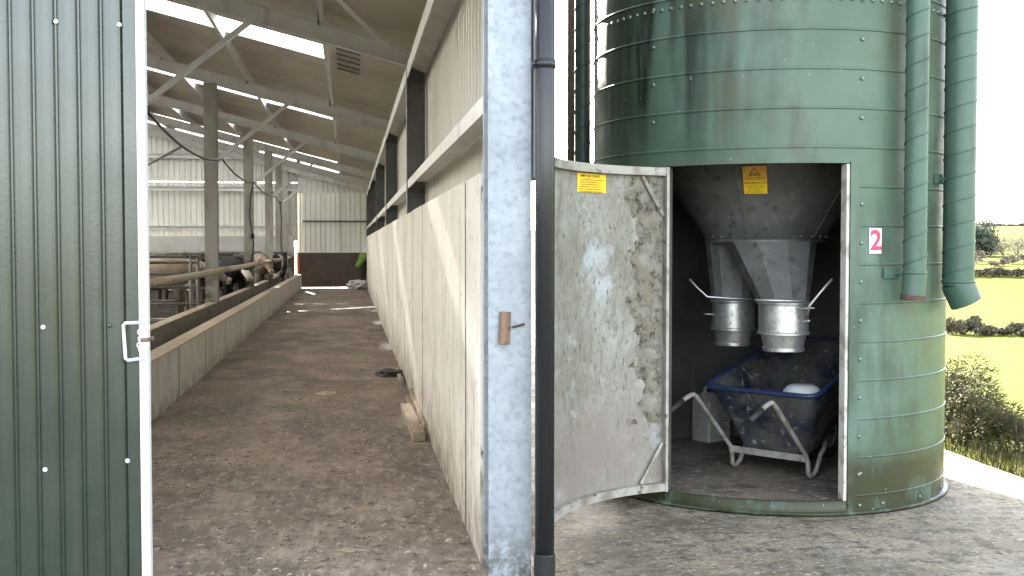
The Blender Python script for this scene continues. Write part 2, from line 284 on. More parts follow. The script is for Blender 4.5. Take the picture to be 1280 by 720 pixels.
# ------------------------------------------------------------------ cattle shed
FR = [5.4, 12.9, 20.3, 27.7, 34.5, 39.4, 43.05]
PX = [.62, -.30, -1.74, -3.18, -4.62, -6.06, -7.50, -8.85]; RIDGE = -9.05
def raf(X): return 3.66 + .26 * (.65 - X)                      # underside of rafter, right slope
def roofz(X): return raf(X) + .20 + .16 + .02
shed = thing('cattle_shed', 'long steel framed cattle shed with rooflights and an open feed passage', 'shed', (0, 5.4, 0))
sl_ang = math.atan(.26)
SD = Vector((math.cos(sl_ang), 0, -math.sin(sl_ang))); SU = Vector((math.sin(sl_ang), 0, math.cos(sl_ang)))
# columns
for i, Y in enumerate(FR):
    if i == 0:   # the galvanised corner post at the opening
        b = MB(); b.extrude(ibeam(.208, .21, .014, .011), (.757, 5.395, 0), (.757, 5.395, 3.62), (1, 0, 0), (0, 1, 0))
        cornerpost = bevel(b.build('corner_post', 'galv', shed), .003, 2); cornerpost['label'] = 'pale galvanised corner post beside the passage opening'
    else:
        b = MB(); b.extrude(ibeam(.16, .208), (.755, Y, 0), (.755, Y, 3.64), (0, 1, 0), (1, 0, 0))
        c = b.build('stanchion', 'stanchion', shed)
        for zz in (2.20, 3.44): MB().box((.648, Y - .085, zz), (.862, Y + .085, zz + .012)).build('stiffener', 'stanchion', c)
    # pen post standing on the kerb
    pz = raf(-2.4)
    b = MB(); b.extrude(ibeam(.22, .20, .013, .05), (-2.40, Y, .60 if i else 0), (-2.40, Y, pz), (1, 0, 0), (0, 1, 0)); c = b.build('pen_post', 'post', shed)
    b = MB(); b.box((-2.53, Y - .13, .625), (-2.27, Y + .13, .637)); b.build('base_plate', 'post', c)
    if 0 < i < 6:   # knee brace
        b = MB(); b.extrude([(-.035, -.006), (.035, -.006), (.035, .006), (-.023, .006), (-.023, .07), (-.035, .07)], (-2.28, Y - .13, 3.10), (-1.00, Y - .13, raf(-1.0) + .06), Vector((-.6, 0, .8)), (0, -1, 0))
        c = b.build('knee_brace', 'galv_dull', shed)
        b = MB(); b.box((-1.08, Y - .15, raf(-1) - .02), (-.94, Y - .122, raf(-1) + .14)); b.build('gusset', 'galv_dull', c)
# rafters
for Y in FR:
    for sgn in (1, -1):
        if sgn == 1: p0 = Vector((.86, Y, raf(.86) + .10)); p1 = Vector((RIDGE, Y, raf(RIDGE) + .10)); side, up = (0, 1, 0), SU
        else: p0 = Vector((2 * RIDGE - .86, Y, raf(.86) + .10)); p1 = Vector((RIDGE, Y, raf(RIDGE) + .10)); side, up = (0, 1, 0), Vector((-SU.x, 0, SU.z))
        b = MB(); b.extrude(ibeam(.14, .205), p0, p1, side, up); b.build('rafter', 'galv_dull', shed)
# purlins in bay lengths with dark cleats
for k, X in enumerate(PX):
    for i in range(len(FR) - 1):
        Y0, Y1 = FR[i], FR[i + 1]
        if k == 0: continue
        c0 = Vector((X, Y0 + .005, raf(X) + .205 + .075)); c1 = c0 + Vector((0, Y1 - Y0 - .01, 0))
        b = MB(); b.extrude(zprof(.055, .15, .006), c0, c1, SD, SU); pu = b.build('purlin', 'galv_dull', shed)
        if k < 5:
            b = MB(); q = Vector((X - .03, Y1 - .05, raf(X) + .21)); b.box(q - Vector((.012, .05, .03)), q + Vector((.012, .045, .13))); b.build('cleat', 'stanchion', pu)
for i in range(len(FR) - 1):   # eave beam and side rail, one length per bay
    Y0, Y1 = FR[i] + .09, FR[i + 1] - .09
    b = MB(); b.extrude([(.655, 3.66), (.655, 3.505), (.668, 3.505), (.668, 3.64), (.868, 3.56), (.868, 3.575), (.69, 3.66)], (0, Y0, 0), (0, Y1, 0), (1, 0, 0), (0, 0, 1)); b.build('eave_beam', 'galv_dull', shed)
    b = MB(); b.extrude([(.66, 2.26), (.675, 2.26), (.675, 2.335), (.872, 2.335), (.872, 2.35), (.66, 2.35)], (0, Y0, 0), (0, Y1, 0), (1, 0, 0), (0, 0, 1)); b.build('side_rail', 'galv_dull', shed)
# wind brace in the roof over the first bay
b = MB(); b.extrude([(-.03, -.03), (.03, -.03), (.03, -.024), (-.024, -.024), (-.024, .03), (-.03, .03)], (.45, 12.75, raf(.45) + .12), (-.45, 9.6, raf(-.45) + .12), (1, 0, 0), (0, 0, 1)); b.build('wind_brace', 'galv_dull', shed)
# corrugated roof sheets
def corr(width, length, pitch, amp, seg=4, box=False):
    vs_ = []; n = max(1, round(width / pitch)); xs_ = []
    for i in range(n):
        if box: xs_ += [((i + f) * width / n, h) for f, h in ((0, 0), (.62, 0), (.72, -amp), (.90, -amp))]
        else: xs_ += [((i + j / seg) * width / n, amp * math.sin(2 * math.pi * j / seg)) for j in range(seg)]
    xs_.append((width, 0))
    for x, h in xs_: vs_ += [(0, x, h), (length, x, h)]
    return vs_, [[2 * i, 2 * i + 1, 2 * i + 3, 2 * i + 2] for i in range(len(xs_) - 1)]
CW = 1.1
rowx = [1.02] + PX[1:7] + [RIDGE]
def sheetmesh(dx, width):
    L_ = dx / math.cos(sl_ang) + .06; v, f = corr(width + .03, L_, .16, .018)
    return pm([(p[0], p[1], p[2] + .006 * (p[1] / width) + .012 * (p[0] / L_ - .5)) for p in v], f, True)
ncol = round((43.2 - 5.25) / CW); CW = (43.2 - 5.25) / ncol
SKY_COLS = {c for c in range(ncol) if any(abs(5.25 + CW * (c + .5) - yy) < CW * .5 for yy in (8.6, 15.85, 23.6, 31.0, 37.2, 41.2))}
meshes = {}
for j in range(len(rowx) - 1):
    dx = rowx[j] - rowx[j + 1]
    for c in range(ncol):
        skyl = c in SKY_COLS and j >= 1
        key = (j, skyl)   # lowest roof lights pass direct sun; upper ones made diffuse, against floor sun patches
        if key not in meshes:
            meshes[key] = sheetmesh(dx, CW); meshes[key].materials.append(MT[('skylight' if j == 1 else 'opal') if skyl else 'roof_sheet'])
        Xt = rowx[j + 1]
        M = Matrix.Translation((Xt, 5.25 + CW * c, roofz(Xt))) @ Matrix.Rotation(sl_ang, 4, 'Y')
        link('rooflight_sheet' if skyl else 'roof_sheet', meshes[key], None, shed, M)
# far slope: long sheets, hidden from the passage; extra rooflights added to brighten the interior
for j in range(3):
    for c in range(0, ncol):
        skyl = (c in SKY_COLS or c % 3 != 1); key = ('l', skyl)
        if key not in meshes: meshes[key] = sheetmesh(10.07 / 3, CW); meshes[key].materials.append(MT['opal' if skyl else 'roof_sheet'])
        Xl = RIDGE - 10.07 * j / 3
        M = Matrix.Translation((Xl, 5.25 + CW * (c + 1), roofz(RIDGE) - .26 * (RIDGE - Xl))) @ Matrix.Rotation(math.pi, 4, 'Z') @ Matrix.Rotation(sl_ang, 4, 'Y')
        link('rooflight_sheet' if skyl else 'roof_sheet', meshes[key], None, shed, M)
b = MB(); b.extrude([(-.25, -.03), (0, .05), (.25, -.03), (.25, -.02), (0, .065), (-.25, -.02)], (RIDGE, 5.2, roofz(RIDGE) + .03), (RIDGE, 43.3, roofz(RIDGE) + .03), (1, 0, 0), (0, 0, 1)); b.build('ridge_cap', 'roof_sheet', shed)
# louvred slots let into the roof by the second purlin
v0 = Vector((.0, 15.3, 0))
for k in range(6):
    Yk = 14.6 + .42 * k; b = MB(); a = Vector((-.16, Yk, roofz(-.16) - .045)); bb = Vector((.16, Yk, roofz(.16) - .045))
    b.extrude([(-.035, -.005), (.035, -.005), (.035, .006), (-.035, .006)], a, bb, (0, 1, 0), SU); b.build('louvre_slot', 'louvre', shed)
# side wall cladding (right), each sheet 1 m
v, f = corr(1.03, 1.98, .2, .022, box=True)
side_in = pm([(0, y_, x_) for x_, y_, h in []] or [(h, y_, x_) for x_, y_, h in v], f); side_in.materials.append(MT['inner_clad'])
side_out = pm([(h, y_, x_) for x_, y_, h in v], f); side_out.materials.append(MT['out_clad'])
for k in range(38):
    link('cladding_sheet', side_in, None, shed, Matrix.Translation((.898 + .002 * (k % 2), 5.28 + k, 1.93)))
    link('outer_cladding_sheet', side_out, None, shed, Matrix.Translation((.925 + .002 * (k % 2), 5.28 + k, 1.93)))
b = MB(); b.box((.868, 5.262, 1.93), (.93, 5.274, 3.9)); b.build('corner_flashing', 'galv', shed)
# front gable above and beyond the sliding door, left wall, far gable
def vclad(name, x0, x1, Y, z0, ztop, mt, face=1):
    k = 0; x = x0
    while x < x1 - .01:
        x2 = min(x + 1, x1); vs_ = []; n = 5
        for i in range(n):
            for f_, h in ((0, 0), (.62, 0), (.72, -.03), (.9, -.03)): vs_.append((x + (i + f_) * (x2 - x) / n, h))
        vs_.append((x2 + .01, 0)); b = MB(); vv = []
        for xx, h in vs_: vv += [(xx, Y + face * (h + .002 * (k % 2)), z0), (xx, Y + face * (h + .002 * (k % 2)), ztop(xx))]
        b.add(vv, [[2 * i, 2 * i + 1, 2 * i + 3, 2 * i + 2] for i in range(len(vs_) - 1)]); b.build(name, mt, shed); x = x2; k += 1
def gt(x): return roofz(x if x > RIDGE else 2 * RIDGE - x) - .03
vclad('gable_sheet', -19, .9, 5.22, 3.55, gt, 'out_clad')
vclad('gable_sheet', -19, -2.6, 5.22, .02, lambda x: 3.55, 'out_clad')
vclad('gable_sheet', -19, -1.95, 43.25, 4.014, gt, 'white_clad', -1)
vclad('gable_sheet', -19, -1.95, 43.25, 1.80, lambda x: 4.0, 'white_clad', -1)
vclad('gable_sheet', -1.95, .9, 43.25, 3.62, gt, 'white_clad', -1)
b = MB(); b.box((-19.1, 5.3, 0), (-18.95, 43.2, 1.9)); b.build('far_side_wall', 'gable_conc', shed)
for Y in FR: MB().box((-18.95, Y - .08, 0), (-18.75, Y + .08, 3.66)).build('far_stanchion', 'stanchion', shed)
for z in (2.28, 3.75, 4.95):
    b = MB(); b.extrude(zprof(.06, .16, .008), (-18.5, 43.1, z), (-2.0 if z < 4 else .6, 43.1, z), (0, 1, 0), (0, 0, 1)); b.build('gable_rail', 'galv_dull', shed)
for (xa, za, xb, zb) in ((-7.6, 4.45, -6.1, 5.3), (-13, 3.9, -11, 5.0)):
    b = MB(); b.tube([(xa, 42.9, za), (xb, 42.9, zb)], .045, 6); b.build('gable_brace', 'stanchion', shed)

# right concrete wall, panel by panel
rw = thing('concrete_side_wall', 'pale concrete wall of upright sections along the feed passage', 'wall', (.7, 5.5, 0))
js = [5.515, 6.28, 10.07, 11.6, 13.4, 15.3, 17.2, 19.2] + [21.2 + 2 * i for i in range(11)] + [43.1]
for i, (a, c) in enumerate(zip(js, js[1:])):
    o = .0015 * ((i * 7) % 3); b = MB(); b.box((.645, a + .040, 0), (.80, c - .040, 1.965 + .003 * (i % 3))); p = bevel(b.build('wall_panel', 'wall_conc', rw), .002, 1)
for yj in js[1:-1]: MB().box((.6468, yj - .0395, 0), (.79, yj + .0395, 1.955)).build('joint_strip', 'joint', rw)
# left low wall with panel joints, capping and the kerb behind the trough
lw = thing('feed_trough_wall', 'low concrete trough wall with a brown stained top beside the pens', 'wall', (-1.9, 5.5, 0))
jl = [5.6, 7.8, 10.0, 12.2, 14.4, 16.7, 18.9, 21.1, 23.3, 25.5, 27.7, 29.9, 32.1, 34.3, 36.5, 38.7, 41, 43.0]
for i, (a, c) in enumerate(zip(jl, jl[1:])):
    o = .0015 * ((i * 5) % 3); b = MB(); b.box((-1.96, a + .034, 0), (-1.79, c - .034, .54)); bevel(b.build('wall_panel', 'low_conc', lw), .003, 1)
    b = MB(); b.box((-1.975, a + .004, .5405), (-1.783, c - .004, .556)); bevel(b.build('wall_cap', 'wall_cap', lw), .006, 2)
for yj in jl[1:-1]: MB().box((-1.95, yj - .0335, 0), (-1.7925, yj + .0335, .535)).build('joint_strip', 'joint', lw)
b = MB(); b.add([(-2.31, 5.6, .12), (-1.97, 5.6, .12), (-1.97, 43, .12), (-2.31, 43, .12)], [[0, 1, 2, 3]]); b.build('trough_floor', 'kerb', lw)
kb = thing('pen_kerb', 'brown concrete kerb carrying the pen posts behind the trough', 'kerb', (-2.4, 5.5, 0))
for i, (a, c) in enumerate(zip(jl, jl[1:])):
    b = MB(); b.box((-2.46, a + .003, 0), (-2.31, c - .003, .61)); bevel(b.build('kerb_block', 'kerb', kb), .012, 2)
    b = MB(); b.box((-2.465, a + .002, .6105), (-2.305, c - .002, .624)); bevel(b.build('kerb_top', 'wall_cap', kb), .005, 2)
# gable concrete wall
gw = thing('gable_wall', 'grey concrete panel wall under white cladding behind the cattle', 'wall', (-10, 43, 0))
x = -19
while x < -2.1:
    b = MB(); b.box((x + .01, 42.98, 0), (min(x + 2.3, -2.05) - .01, 43.16, 1.99)); bevel(b.build('wall_panel', 'gable_conc', gw), .01, 1); x += 2.3
b = MB(); b.box((-18.9, 43.03, 0), (-2.1, 43.12, 1.97)); b.build('joint_filler', 'stanchion', gw)
# feed rail on the pen posts
fr = thing('feed_rail', 'thick dirty pipe rail along the front of the cattle pens', 'rail', (-2.27, 5.5, 1.18))
for i in range(6):
    b = MB(); a = Vector((-2.235, FR[i] + .02, 1.185)); c = Vector((-2.235, FR[i + 1] - .02, 1.185)); b.tube([a + (c - a) * t_ / 6 + Vector((0, 0, -.012 * math.sin(math.pi * t_ / 6))) for t_ in range(7)], .052, 12); pr = b.build('pipe_length', 'pipe_rail', fr, True)
    b = MB(); b.tube([c - Vector((0, .1, 0)), c + Vector((0, .14, 0))], .06, 12); b.build('sleeve', 'pipe_rail', pr, True)
# pen gates across the pens
def gate(Y, lab, x1=-2.62, rails=(.30, .60, .89, 1.13, 1.32, 1.42), wide=3.6):
    g = thing('pen_gate', lab, 'gate', (x1, Y, 0), 'gates dividing the cattle pens')
    for z in rails:
        b = MB(); b.tube([(x1 - wide, Y, z), (x1, Y, z)], .024, 8); b.build('gate_rail', 'pen_steel', g, True)
    for xx in (x1, x1 - .12, x1 - .95, x1 - wide):
        b = MB(); b.tube([(xx, Y, .05), (xx, Y, 1.45 if xx > x1 - .5 else 1.40)], .028, 8); b.build('gate_upright', 'pen_steel', g, True)
gate(20.1, 'tubular steel pen gate beside the first pen post with cream cow behind')
gate(27.6, 'tubular steel pen gate beside the second pen post in front of black cow')
gate(34.4, 'tubular steel pen gate beside the post next to the far gable')
# far sliding door closing the passage
fd = thing('end_door', 'white clad sliding door with brown lower board closing the passage end', 'door', (-.6, 43.35, 0))
v, f = corr(1.0, 2.62, .2, .03, box=True)
for k in range(3):
    me = pm([(y_ * (2.82 / 3) * 1.03, -h, x_) for x_, y_, h in v], f); me.materials.append(MT['white_clad'])
    link('cladding_sheet', me, None, fd, Matrix.Translation((-1.985 + k * 2.82 / 3, 43.36 + .003 * (k % 2), 1.33)))
b = MB(); b.box((-1.97, 43.30, .045), (.86, 43.34, 1.36)); b.build('kick_board', 'brown_board', fd)
b = MB(); b.extrude(zprof(.04, .07, .008), (-1.75, 43.27, 2.55), (.8, 43.27, 2.55), (0, 1, 0), (0, 0, 1)); b.build('door_rail', 'stanchion', fd)
b = MB(); b.box((-1.97, 43.20, .12), (-1.88, 43.24, 1.25)); tag(b.build('daylight_leak_strip', 'orange'), 'narrow orange strip painted as daylight leaking at the jamb of the passage end', 'strip')  # solid orange strip, its colour stands in for daylight through the jamb gap

# ------------------------------------------------------------------ sliding door on the left
sd = thing('sliding_door', 'dark green ribbed sliding door with white galvanised leading edge', 'door', (-1.0, 5.0, 0))
DY = 5.02; dx1 = hitY(176, 300, DY).x; PIT = .0925
def doorsheet(x0, n):
    pr = []
    for i in range(n):
        for f_, h in ((0, .0), (.08, -.005), (.34, -.007), (.62, -.005), (.74, .001), (.84, .010), (.92, .010)): pr.append((x0 + (i + f_) * PIT, h))
    pr.append((x0 + n * PIT + .012, 0)); vv = []
    for x_, h in pr: vv += [(x_, DY + h, .03), (x_, DY + h, 3.45)]
    b = MB(); b.add(vv, [[2 * i, 2 * i + 2, 2 * i + 3, 2 * i + 1] for i in range(len(pr) - 1)]); return b
xe = dx1 - .012
ns = [10, 10, 8]; x_ = xe - PIT * sum(ns) - .04
for k, q in enumerate(ns):
    o = doorsheet(x_, q).build('cladding_sheet', 'door_green', sd); o.location = (0, -.0025 * (k % 2), 0); x_ += q * PIT
b = MB(); b.add([(xe - .05, DY - .006, .03), (xe, DY - .006, .03), (xe, DY - .006, 3.45), (xe - .05, DY - .006, 3.45)], [[0, 1, 2, 3]]); b.build('edge_flashing', 'door_green', sd)
b = MB(); b.box((dx1 - .01, DY - .014, .03), (dx1 + .026, DY + .05, 3.46)); bevel(b.build('edge_frame', 'white_trim', sd), .003, 2)
b = MB(); b.box((x_ - 3.3, DY + .03, 3.40), (dx1, DY + .07, 3.46)).box((x_ - 3.3, DY + .03, .05), (dx1, DY + .07, .11)); b.build('door_rail', 'galv_dull', sd)
for (px, py) in ((70, 27), (149, 31), (54, 409), (56.5, 587), (159.5, 576), (-20, 30), (-20, 598), (137, 407)):
    p = hitY(px, py, DY - .004); b = MB()
    vs_ = []; b.lathe([(.0001, .0), (.006, .001), (.0095, .004), (.0105, .009)], (0, 0, 0), 12)
    me = pm([p + Vector((v.x, v.z - .009, v.y)) for v in b.v], b.f, True); link('cladding_screw', me, 'screw_white' if py != 407 else 'door_green', sd)
# handle, bolt, chain
hp = [hitY(*q, DY - .05) for q in ((178, 403), (154, 404), (157, 451), (178, 448))]
b = MB(); pts = [hp[0] + Vector((0, .045, 0)), hp[0], hp[1] + (hp[0] - hp[1]) * .1, hp[1] + (hp[2] - hp[1]) * .05, hp[2] + (hp[1] - hp[2]) * .06, hp[2] + (hp[3] - hp[2]) * .12, hp[3], hp[3] + Vector((0, .045, 0))]
b.tube(pts, .0075, 8); b.build('pull_handle', 'white_trim', sd, True)
b = MB(); a = hitY(176, 425, DY - .03); b.tube([a, a + Vector((.055, 0, .003))], .0085, 8).tube([a + Vector((.045, 0, 0)), a + Vector((.05, -.012, .014))], .007, 8); b.build('door_bolt', 'timber', sd, True)
def torus_link(c, rx, rz, r, ang):
    b = MB(); pts = []
    for k in range(13):
        t_ = 2 * math.pi * k / 12; q = Vector((math.cos(t_) * rx, 0, math.sin(t_) * rz)); q.rotate(Matrix.Rotation(ang, 3, 'Z')); pts.append(c + q)
    b.tube(pts, r, 6, False); return b
chain = thing('chain', 'short white painted chain hanging down the sliding door edge', 'chain', hitY(176, 415, DY - .03))
for k in range(19):
    py = 415 + k * 4.1; px = 176 + (1.5 if k > 6 else 0) + .8 * math.sin(k * 1.1) - (2 if k < 6 else 0)
    torus_link(hitY(px, py, DY - .034), .006, .0105, .0022, R(20 + 80 * (k % 2))).build('chain_link', 'white_trim', chain, True)

# downpipe outside the corner post
dp = thing('downpipe', 'black plastic rainwater downpipe between the corner post and the bin door', 'pipe', (.93, 5.19, 0))
PY = 5.19; q = hitY(681, 400, PY)
b = MB(); b.tube([(q.x, PY, .10), (q.x, PY, 3.9)], .046, 20); b.build('pipe', 'black_plastic', dp, True)
b = MB(); b.lathe([(.052, .0), (.052, .12), (.047, .125)], (q.x, PY, .02), 20); shade_auto(b.build('socket', 'black_plastic', dp), 30)
b = MB(); b.lathe([(.047, -.02), (.050, -.02), (.050, .02), (.047, .02)], (q.x, PY, 2.45), 20).box((q.x - .06, PY - .02, 2.435), (q.x - .045, PY + .02, 2.465)); b.build('clip', 'black_plastic', dp, True)
# timber latch block bolted to the corner post
lb = thing('latch_block', 'small weathered timber block bolted to the pale corner post', 'block', hitY(630, 410, 5.28))
q = hitY(631, 410, 5.27); M = Matrix.Translation(q) @ Matrix.Rotation(R(52), 4, 'Z') @ Matrix.Rotation(R(4), 4, 'Y')
b = MB(); b.box((-.021, -.021, -.078), (.021, .021, .078), M); bevel(b.build('timber', 'timber', lb), .004, 2)
b = MB(); a = hitY(641, 409, 5.262); c = hitY(656, 405, 5.285); b.tube([a, a + (c - a) * .9, c + Vector((0, .02, 0))], .006, 8); b.build('bolt', 'rust', lb, True)
b = MB(); M2 = M @ Matrix.Translation((.004, -.022, 0)) @ Matrix.Rotation(R(90), 4, 'X'); vs_ = MB().lathe([(.0001, .004), (.008, .004), (.009, 0)], (0, 0, 0), 8)
link('bolt_head', pm([M2 @ v for v in vs_.v], vs_.f), 'rust', lb)

# ------------------------------------------------------------------ the feed bin (green silo)
SC = cw(1.75, 7.77); SR = 1.18
A0, A1 = R(-140.9), R(-86.2)          # opening, left jamb and right jamb
ZT = 2.09; RING = .23; Z0 = .114
silo = thing('feed_bin', 'round dark green steel feed bin with an open doorway', 'feed bin', SC)
def sp_(th, z, r=SR): return Vector((SC.x + math.cos(th) * r, SC.y + math.sin(th) * r, z))
def silo_hit(px, py, r=SR):
    d = ray(px, py); dx, dy = d.x, d.y; ox, oy = -SC.x, -SC.y
    a = dx * dx + dy * dy; bb = 2 * (ox * dx + oy * dy); c = ox * ox + oy * oy - r * r; t_ = (-bb - math.sqrt(max(0, bb * bb - 4 * a * c))) / (2 * a)
    p = CAMP + d * t_; return math.atan2(p.y - SC.y, p.x - SC.x), p.z
zs = [Z0 + RING * k for k in range(0, 23)]
def band(z0, z1, a0, a1, n, bead=True):
    prof = [(SR - .003, z0 - .008), (SR + .0045, z0 - .006), (SR + .0065, z0), (SR + .004, z0 + .006), (SR, z0 + .008), (SR, z1 - .008)] if bead else [(SR, z0), (SR, z1 - .008)]
    b = MB(); b.lathe(prof, (SC.x, SC.y, 0), n, a0, a1); return b
FA0, FA1 = A1 + .004, A0 + 2 * math.pi - .004
shade_auto(band(.016, Z0, FA0 - .0, FA1, 84, False).build('wall_band', 'silo_green', silo))
for z0, z1 in zip(zs, zs[1:]):
    if z1 < 2.2: o = band(z0, z1, FA0, FA1, 84).build('wall_band', 'silo_green', silo)
    else: o = band(z0, z1, 0, 2 * math.pi, 100).build('wall_band', 'silo_green', silo)
    shade_auto(o, 50)
ztop = zs[-1]; b = MB(); b.lathe([(SR, ZT), (SR, 2.184 - .008)], (SC.x, SC.y, 0), 24, A0 - .004, A1 + .004); b.lathe([(SR, ZT), (SR - .03, ZT)], (SC.x, SC.y, 0), 24, A0 - .004, A1 + .004); shade_auto(b.build('lintel', 'silo_green', silo))
b = MB(); b.lathe([(SR + .02, ztop - .02), (SR + .02, ztop), (.3, ztop + .62), (.0001, ztop + .66)], (SC.x, SC.y, 0), 60); b.build('bin_roof', 'silo_green', silo, True)
# base flange that spreads on the concrete, and the sill across the doorway
b = MB(); b.lathe([(SR - .03, .012), (SR + .028, .012), (SR + .028, .004), (SR + .028, .022), (SR + .001, .024)], (SC.x, SC.y, 0), 96); b.build('base_flange', 'silo_green', silo, True)
b = MB(); b.lathe([(SR + .002, .02), (SR + .002, .083), (SR - .012, .09), (SR - .03, .078)], (SC.x, SC.y, 0), 30, A0, A1); b.build('sill', 'silo_green', silo, True)
b = MB(); b.lathe([(.0001, .08), (SR - .02, .08)], (SC.x, SC.y, 0), 72); b.build('bin_floor', 'bin_floor', silo)
b = MB(); b.lathe([(SR - .014, .02), (SR - .014, 2.8)], (SC.x, SC.y, 0), 84, FA0, FA1); b.build('inner_lining', 'silo_inner', silo, True)
b = MB(); b.lathe([(SR - .014, ZT), (SR - .014, 2.8)], (SC.x, SC.y, 0), 20, A0, A1); b.build('inner_lintel', 'silo_inner', silo, True)
# jambs
def vbar(th, r0, r1, w0, w1, z0, z1):
    t_ = Vector((-math.sin(th), math.cos(th), 0)); q = Vector((math.cos(th), math.sin(th), 0)); b = MB(); c = Vector((SC.x, SC.y, 0))
    P = [c + q * r + t_ * w_ for r, w_ in ((r0, w0), (r1, w0), (r1, w1), (r0, w1))]
    b.add([p + Vector((0, 0, z0)) for p in P] + [p + Vector((0, 0, z1)) for p in P], [[0, 3, 2, 1], [4, 5, 6, 7], [0, 1, 5, 4], [1, 2, 6, 5], [2, 3, 7, 6], [3, 0, 4, 7]]); return b
jb = vbar(A1, SR - .07, SR - .001, -.025, -.004, .085, ZT - .004).build('jamb', 'jamb', silo); bevel(jb, .003)
jb2 = vbar(A0, SR - .05, SR - .002, .003, .009, .085, ZT - .004).build('jamb', 'silo_inner', silo)
vbar(A1, SR + .001, SR + .009, -.004, .055, .02, ZT + .01).build('edge_strip', 'silo_green', silo)
for th in (R(75), R(135), R(160), R(20)): vbar(th, SR - .06, SR - .016, -.02, .02, .08, 2.7).build('inner_strut', 'silo_inner', silo)
# bolts
bm_ = MB(); bm_.lathe([(.0125, 0), (.0125, .005), (.009, .010), (.0001, .012)], (0, 0, 0), 10); bolt_me = pm(bm_.v, bm_.f, False); bolt_me.materials.append(MT['bolt'])
def bolt(th, z, parent=None, r=SR, tilt=0, s=1):
    M = Matrix.Translation(sp_(th, z, r)) @ Matrix.Rotation(th, 4, 'Z') @ Matrix.Rotation(math.pi / 2 + tilt, 4, 'Y') @ Matrix.Diagonal((s, s, s, 1))
    return link('bolt', bolt_me, None, parent or silo, M)
thR, thR2, thL = silo_hit(1076, 300)[0], silo_hit(1078, 60)[0], silo_hit(817, 100)[0]
for k in range(-1, 8): bolt(thR, Z0 + RING * (k + .55), r=SR + .008 if abs(thR - A1) < .05 else SR)
for k in range(9, 16): bolt(thR2, Z0 + RING * (k + .75)); bolt(thL, Z0 + RING * (k + .8))
zrow = silo_hit(900, 3)[1]
for k in range(46): bolt(A0 - .5 + k * .058, zrow)
for px in (1074, 1103, 1149, 1175): bolt(silo_hit(px, 620)[0], .055)
# stickers: plates with print
def textmesh(s, size):
    cu = bpy.data.curves.new('t', 'FONT'); cu.body = s; cu.size = size; cu.align_x = 'CENTER'; cu.align_y = 'CENTER'; cu.resolution_u = 3; cu.offset = size * (.03 if len(s) == 1 else .015)
    o = bpy.data.objects.new('t', cu); COL.objects.link(o); dg = bpy.context.evaluated_depsgraph_get(); me = bpy.data.meshes.new_from_object(o.evaluated_get(dg))
    vs_ = [v.co.copy() for v in me.vertices]; fs_ = [list(p.vertices) for p in me.polygons]
    bpy.data.objects.remove(o); bpy.data.meshes.remove(me); bpy.data.curves.remove(cu); return vs_, fs_
def plate(name, M, w_, h_, mats, items, parent, th=.002):
    """flat sticker in its own local XY plane (x right, y up, z out); items: ('text', s, x, y, size, mi) or ('bar', x, y, w, h, mi) or ('poly', pts, mi)"""
    b = MB(); b.mi = 0; b.box((-w_ / 2, -h_ / 2, 0), (w_ / 2, h_ / 2, th))
    for it in items:
        if it[0] == 'text':
            vs_, fs_ = textmesh(it[1], it[4]); b.mi = it[5]; sx = it[6] if len(it) > 6 else 1; b.add([(v.x * sx + it[2], v.y + it[3], th + .0008) for v in vs_], fs_)
        elif it[0] == 'bar': b.mi = it[5]; x_, y_, ww, hh = it[1:5]; b.add([(x_ - ww / 2, y_ - hh / 2, th + .0006), (x_ + ww / 2, y_ - hh / 2, th + .0006), (x_ + ww / 2, y_ + hh / 2, th + .0006), (x_ - ww / 2, y_ + hh / 2, th + .0006)], [[0, 1, 2, 3]])
        else: b.mi = it[2]; b.add([(p[0], p[1], th + (it[3] if len(it) > 3 else .0006)) for p in it[1]], [list(range(len(it[1])))])
    return link(name, pm([M @ v for v in b.v], b.f, False, b.m), mats, parent)
def frame(p, n, up=(0, 0, 1)):
    n = Vector(n).normalized(); x_ = Vector(up).cross(n).normalized(); y_ = n.cross(x_); return Matrix(((x_.x, y_.x, n.x, p.x), (x_.y, y_.y, n.y, p.y), (x_.z, y_.z, n.z, p.z), (0, 0, 0, 1)))
rr = random.Random(5)
def illegible(y0, dy, rows, w_, mi):
    out = []
    for k in range(rows):
        x_ = -w_ / 2 + rr.uniform(0, .01)
        end = w_ / 2 * (rr.uniform(.5, 1))
        while x_ < end - .004:
            l = min(rr.uniform(.005, .014), end - x_); out.append(('bar', x_ + l / 2, y0 - dy * k, l, dy * .42, mi)); x_ += l + .003
    return out
th, z = silo_hit(1093.5, 301); n_ = Vector((math.cos(th), math.sin(th), 0))
plate('number_sticker', frame(sp_(th, z) + n_ * .003, n_), .088, .150, ['sticker_white', 'pink'], [('text', '2', .004, -.002, .165, 1)], silo)
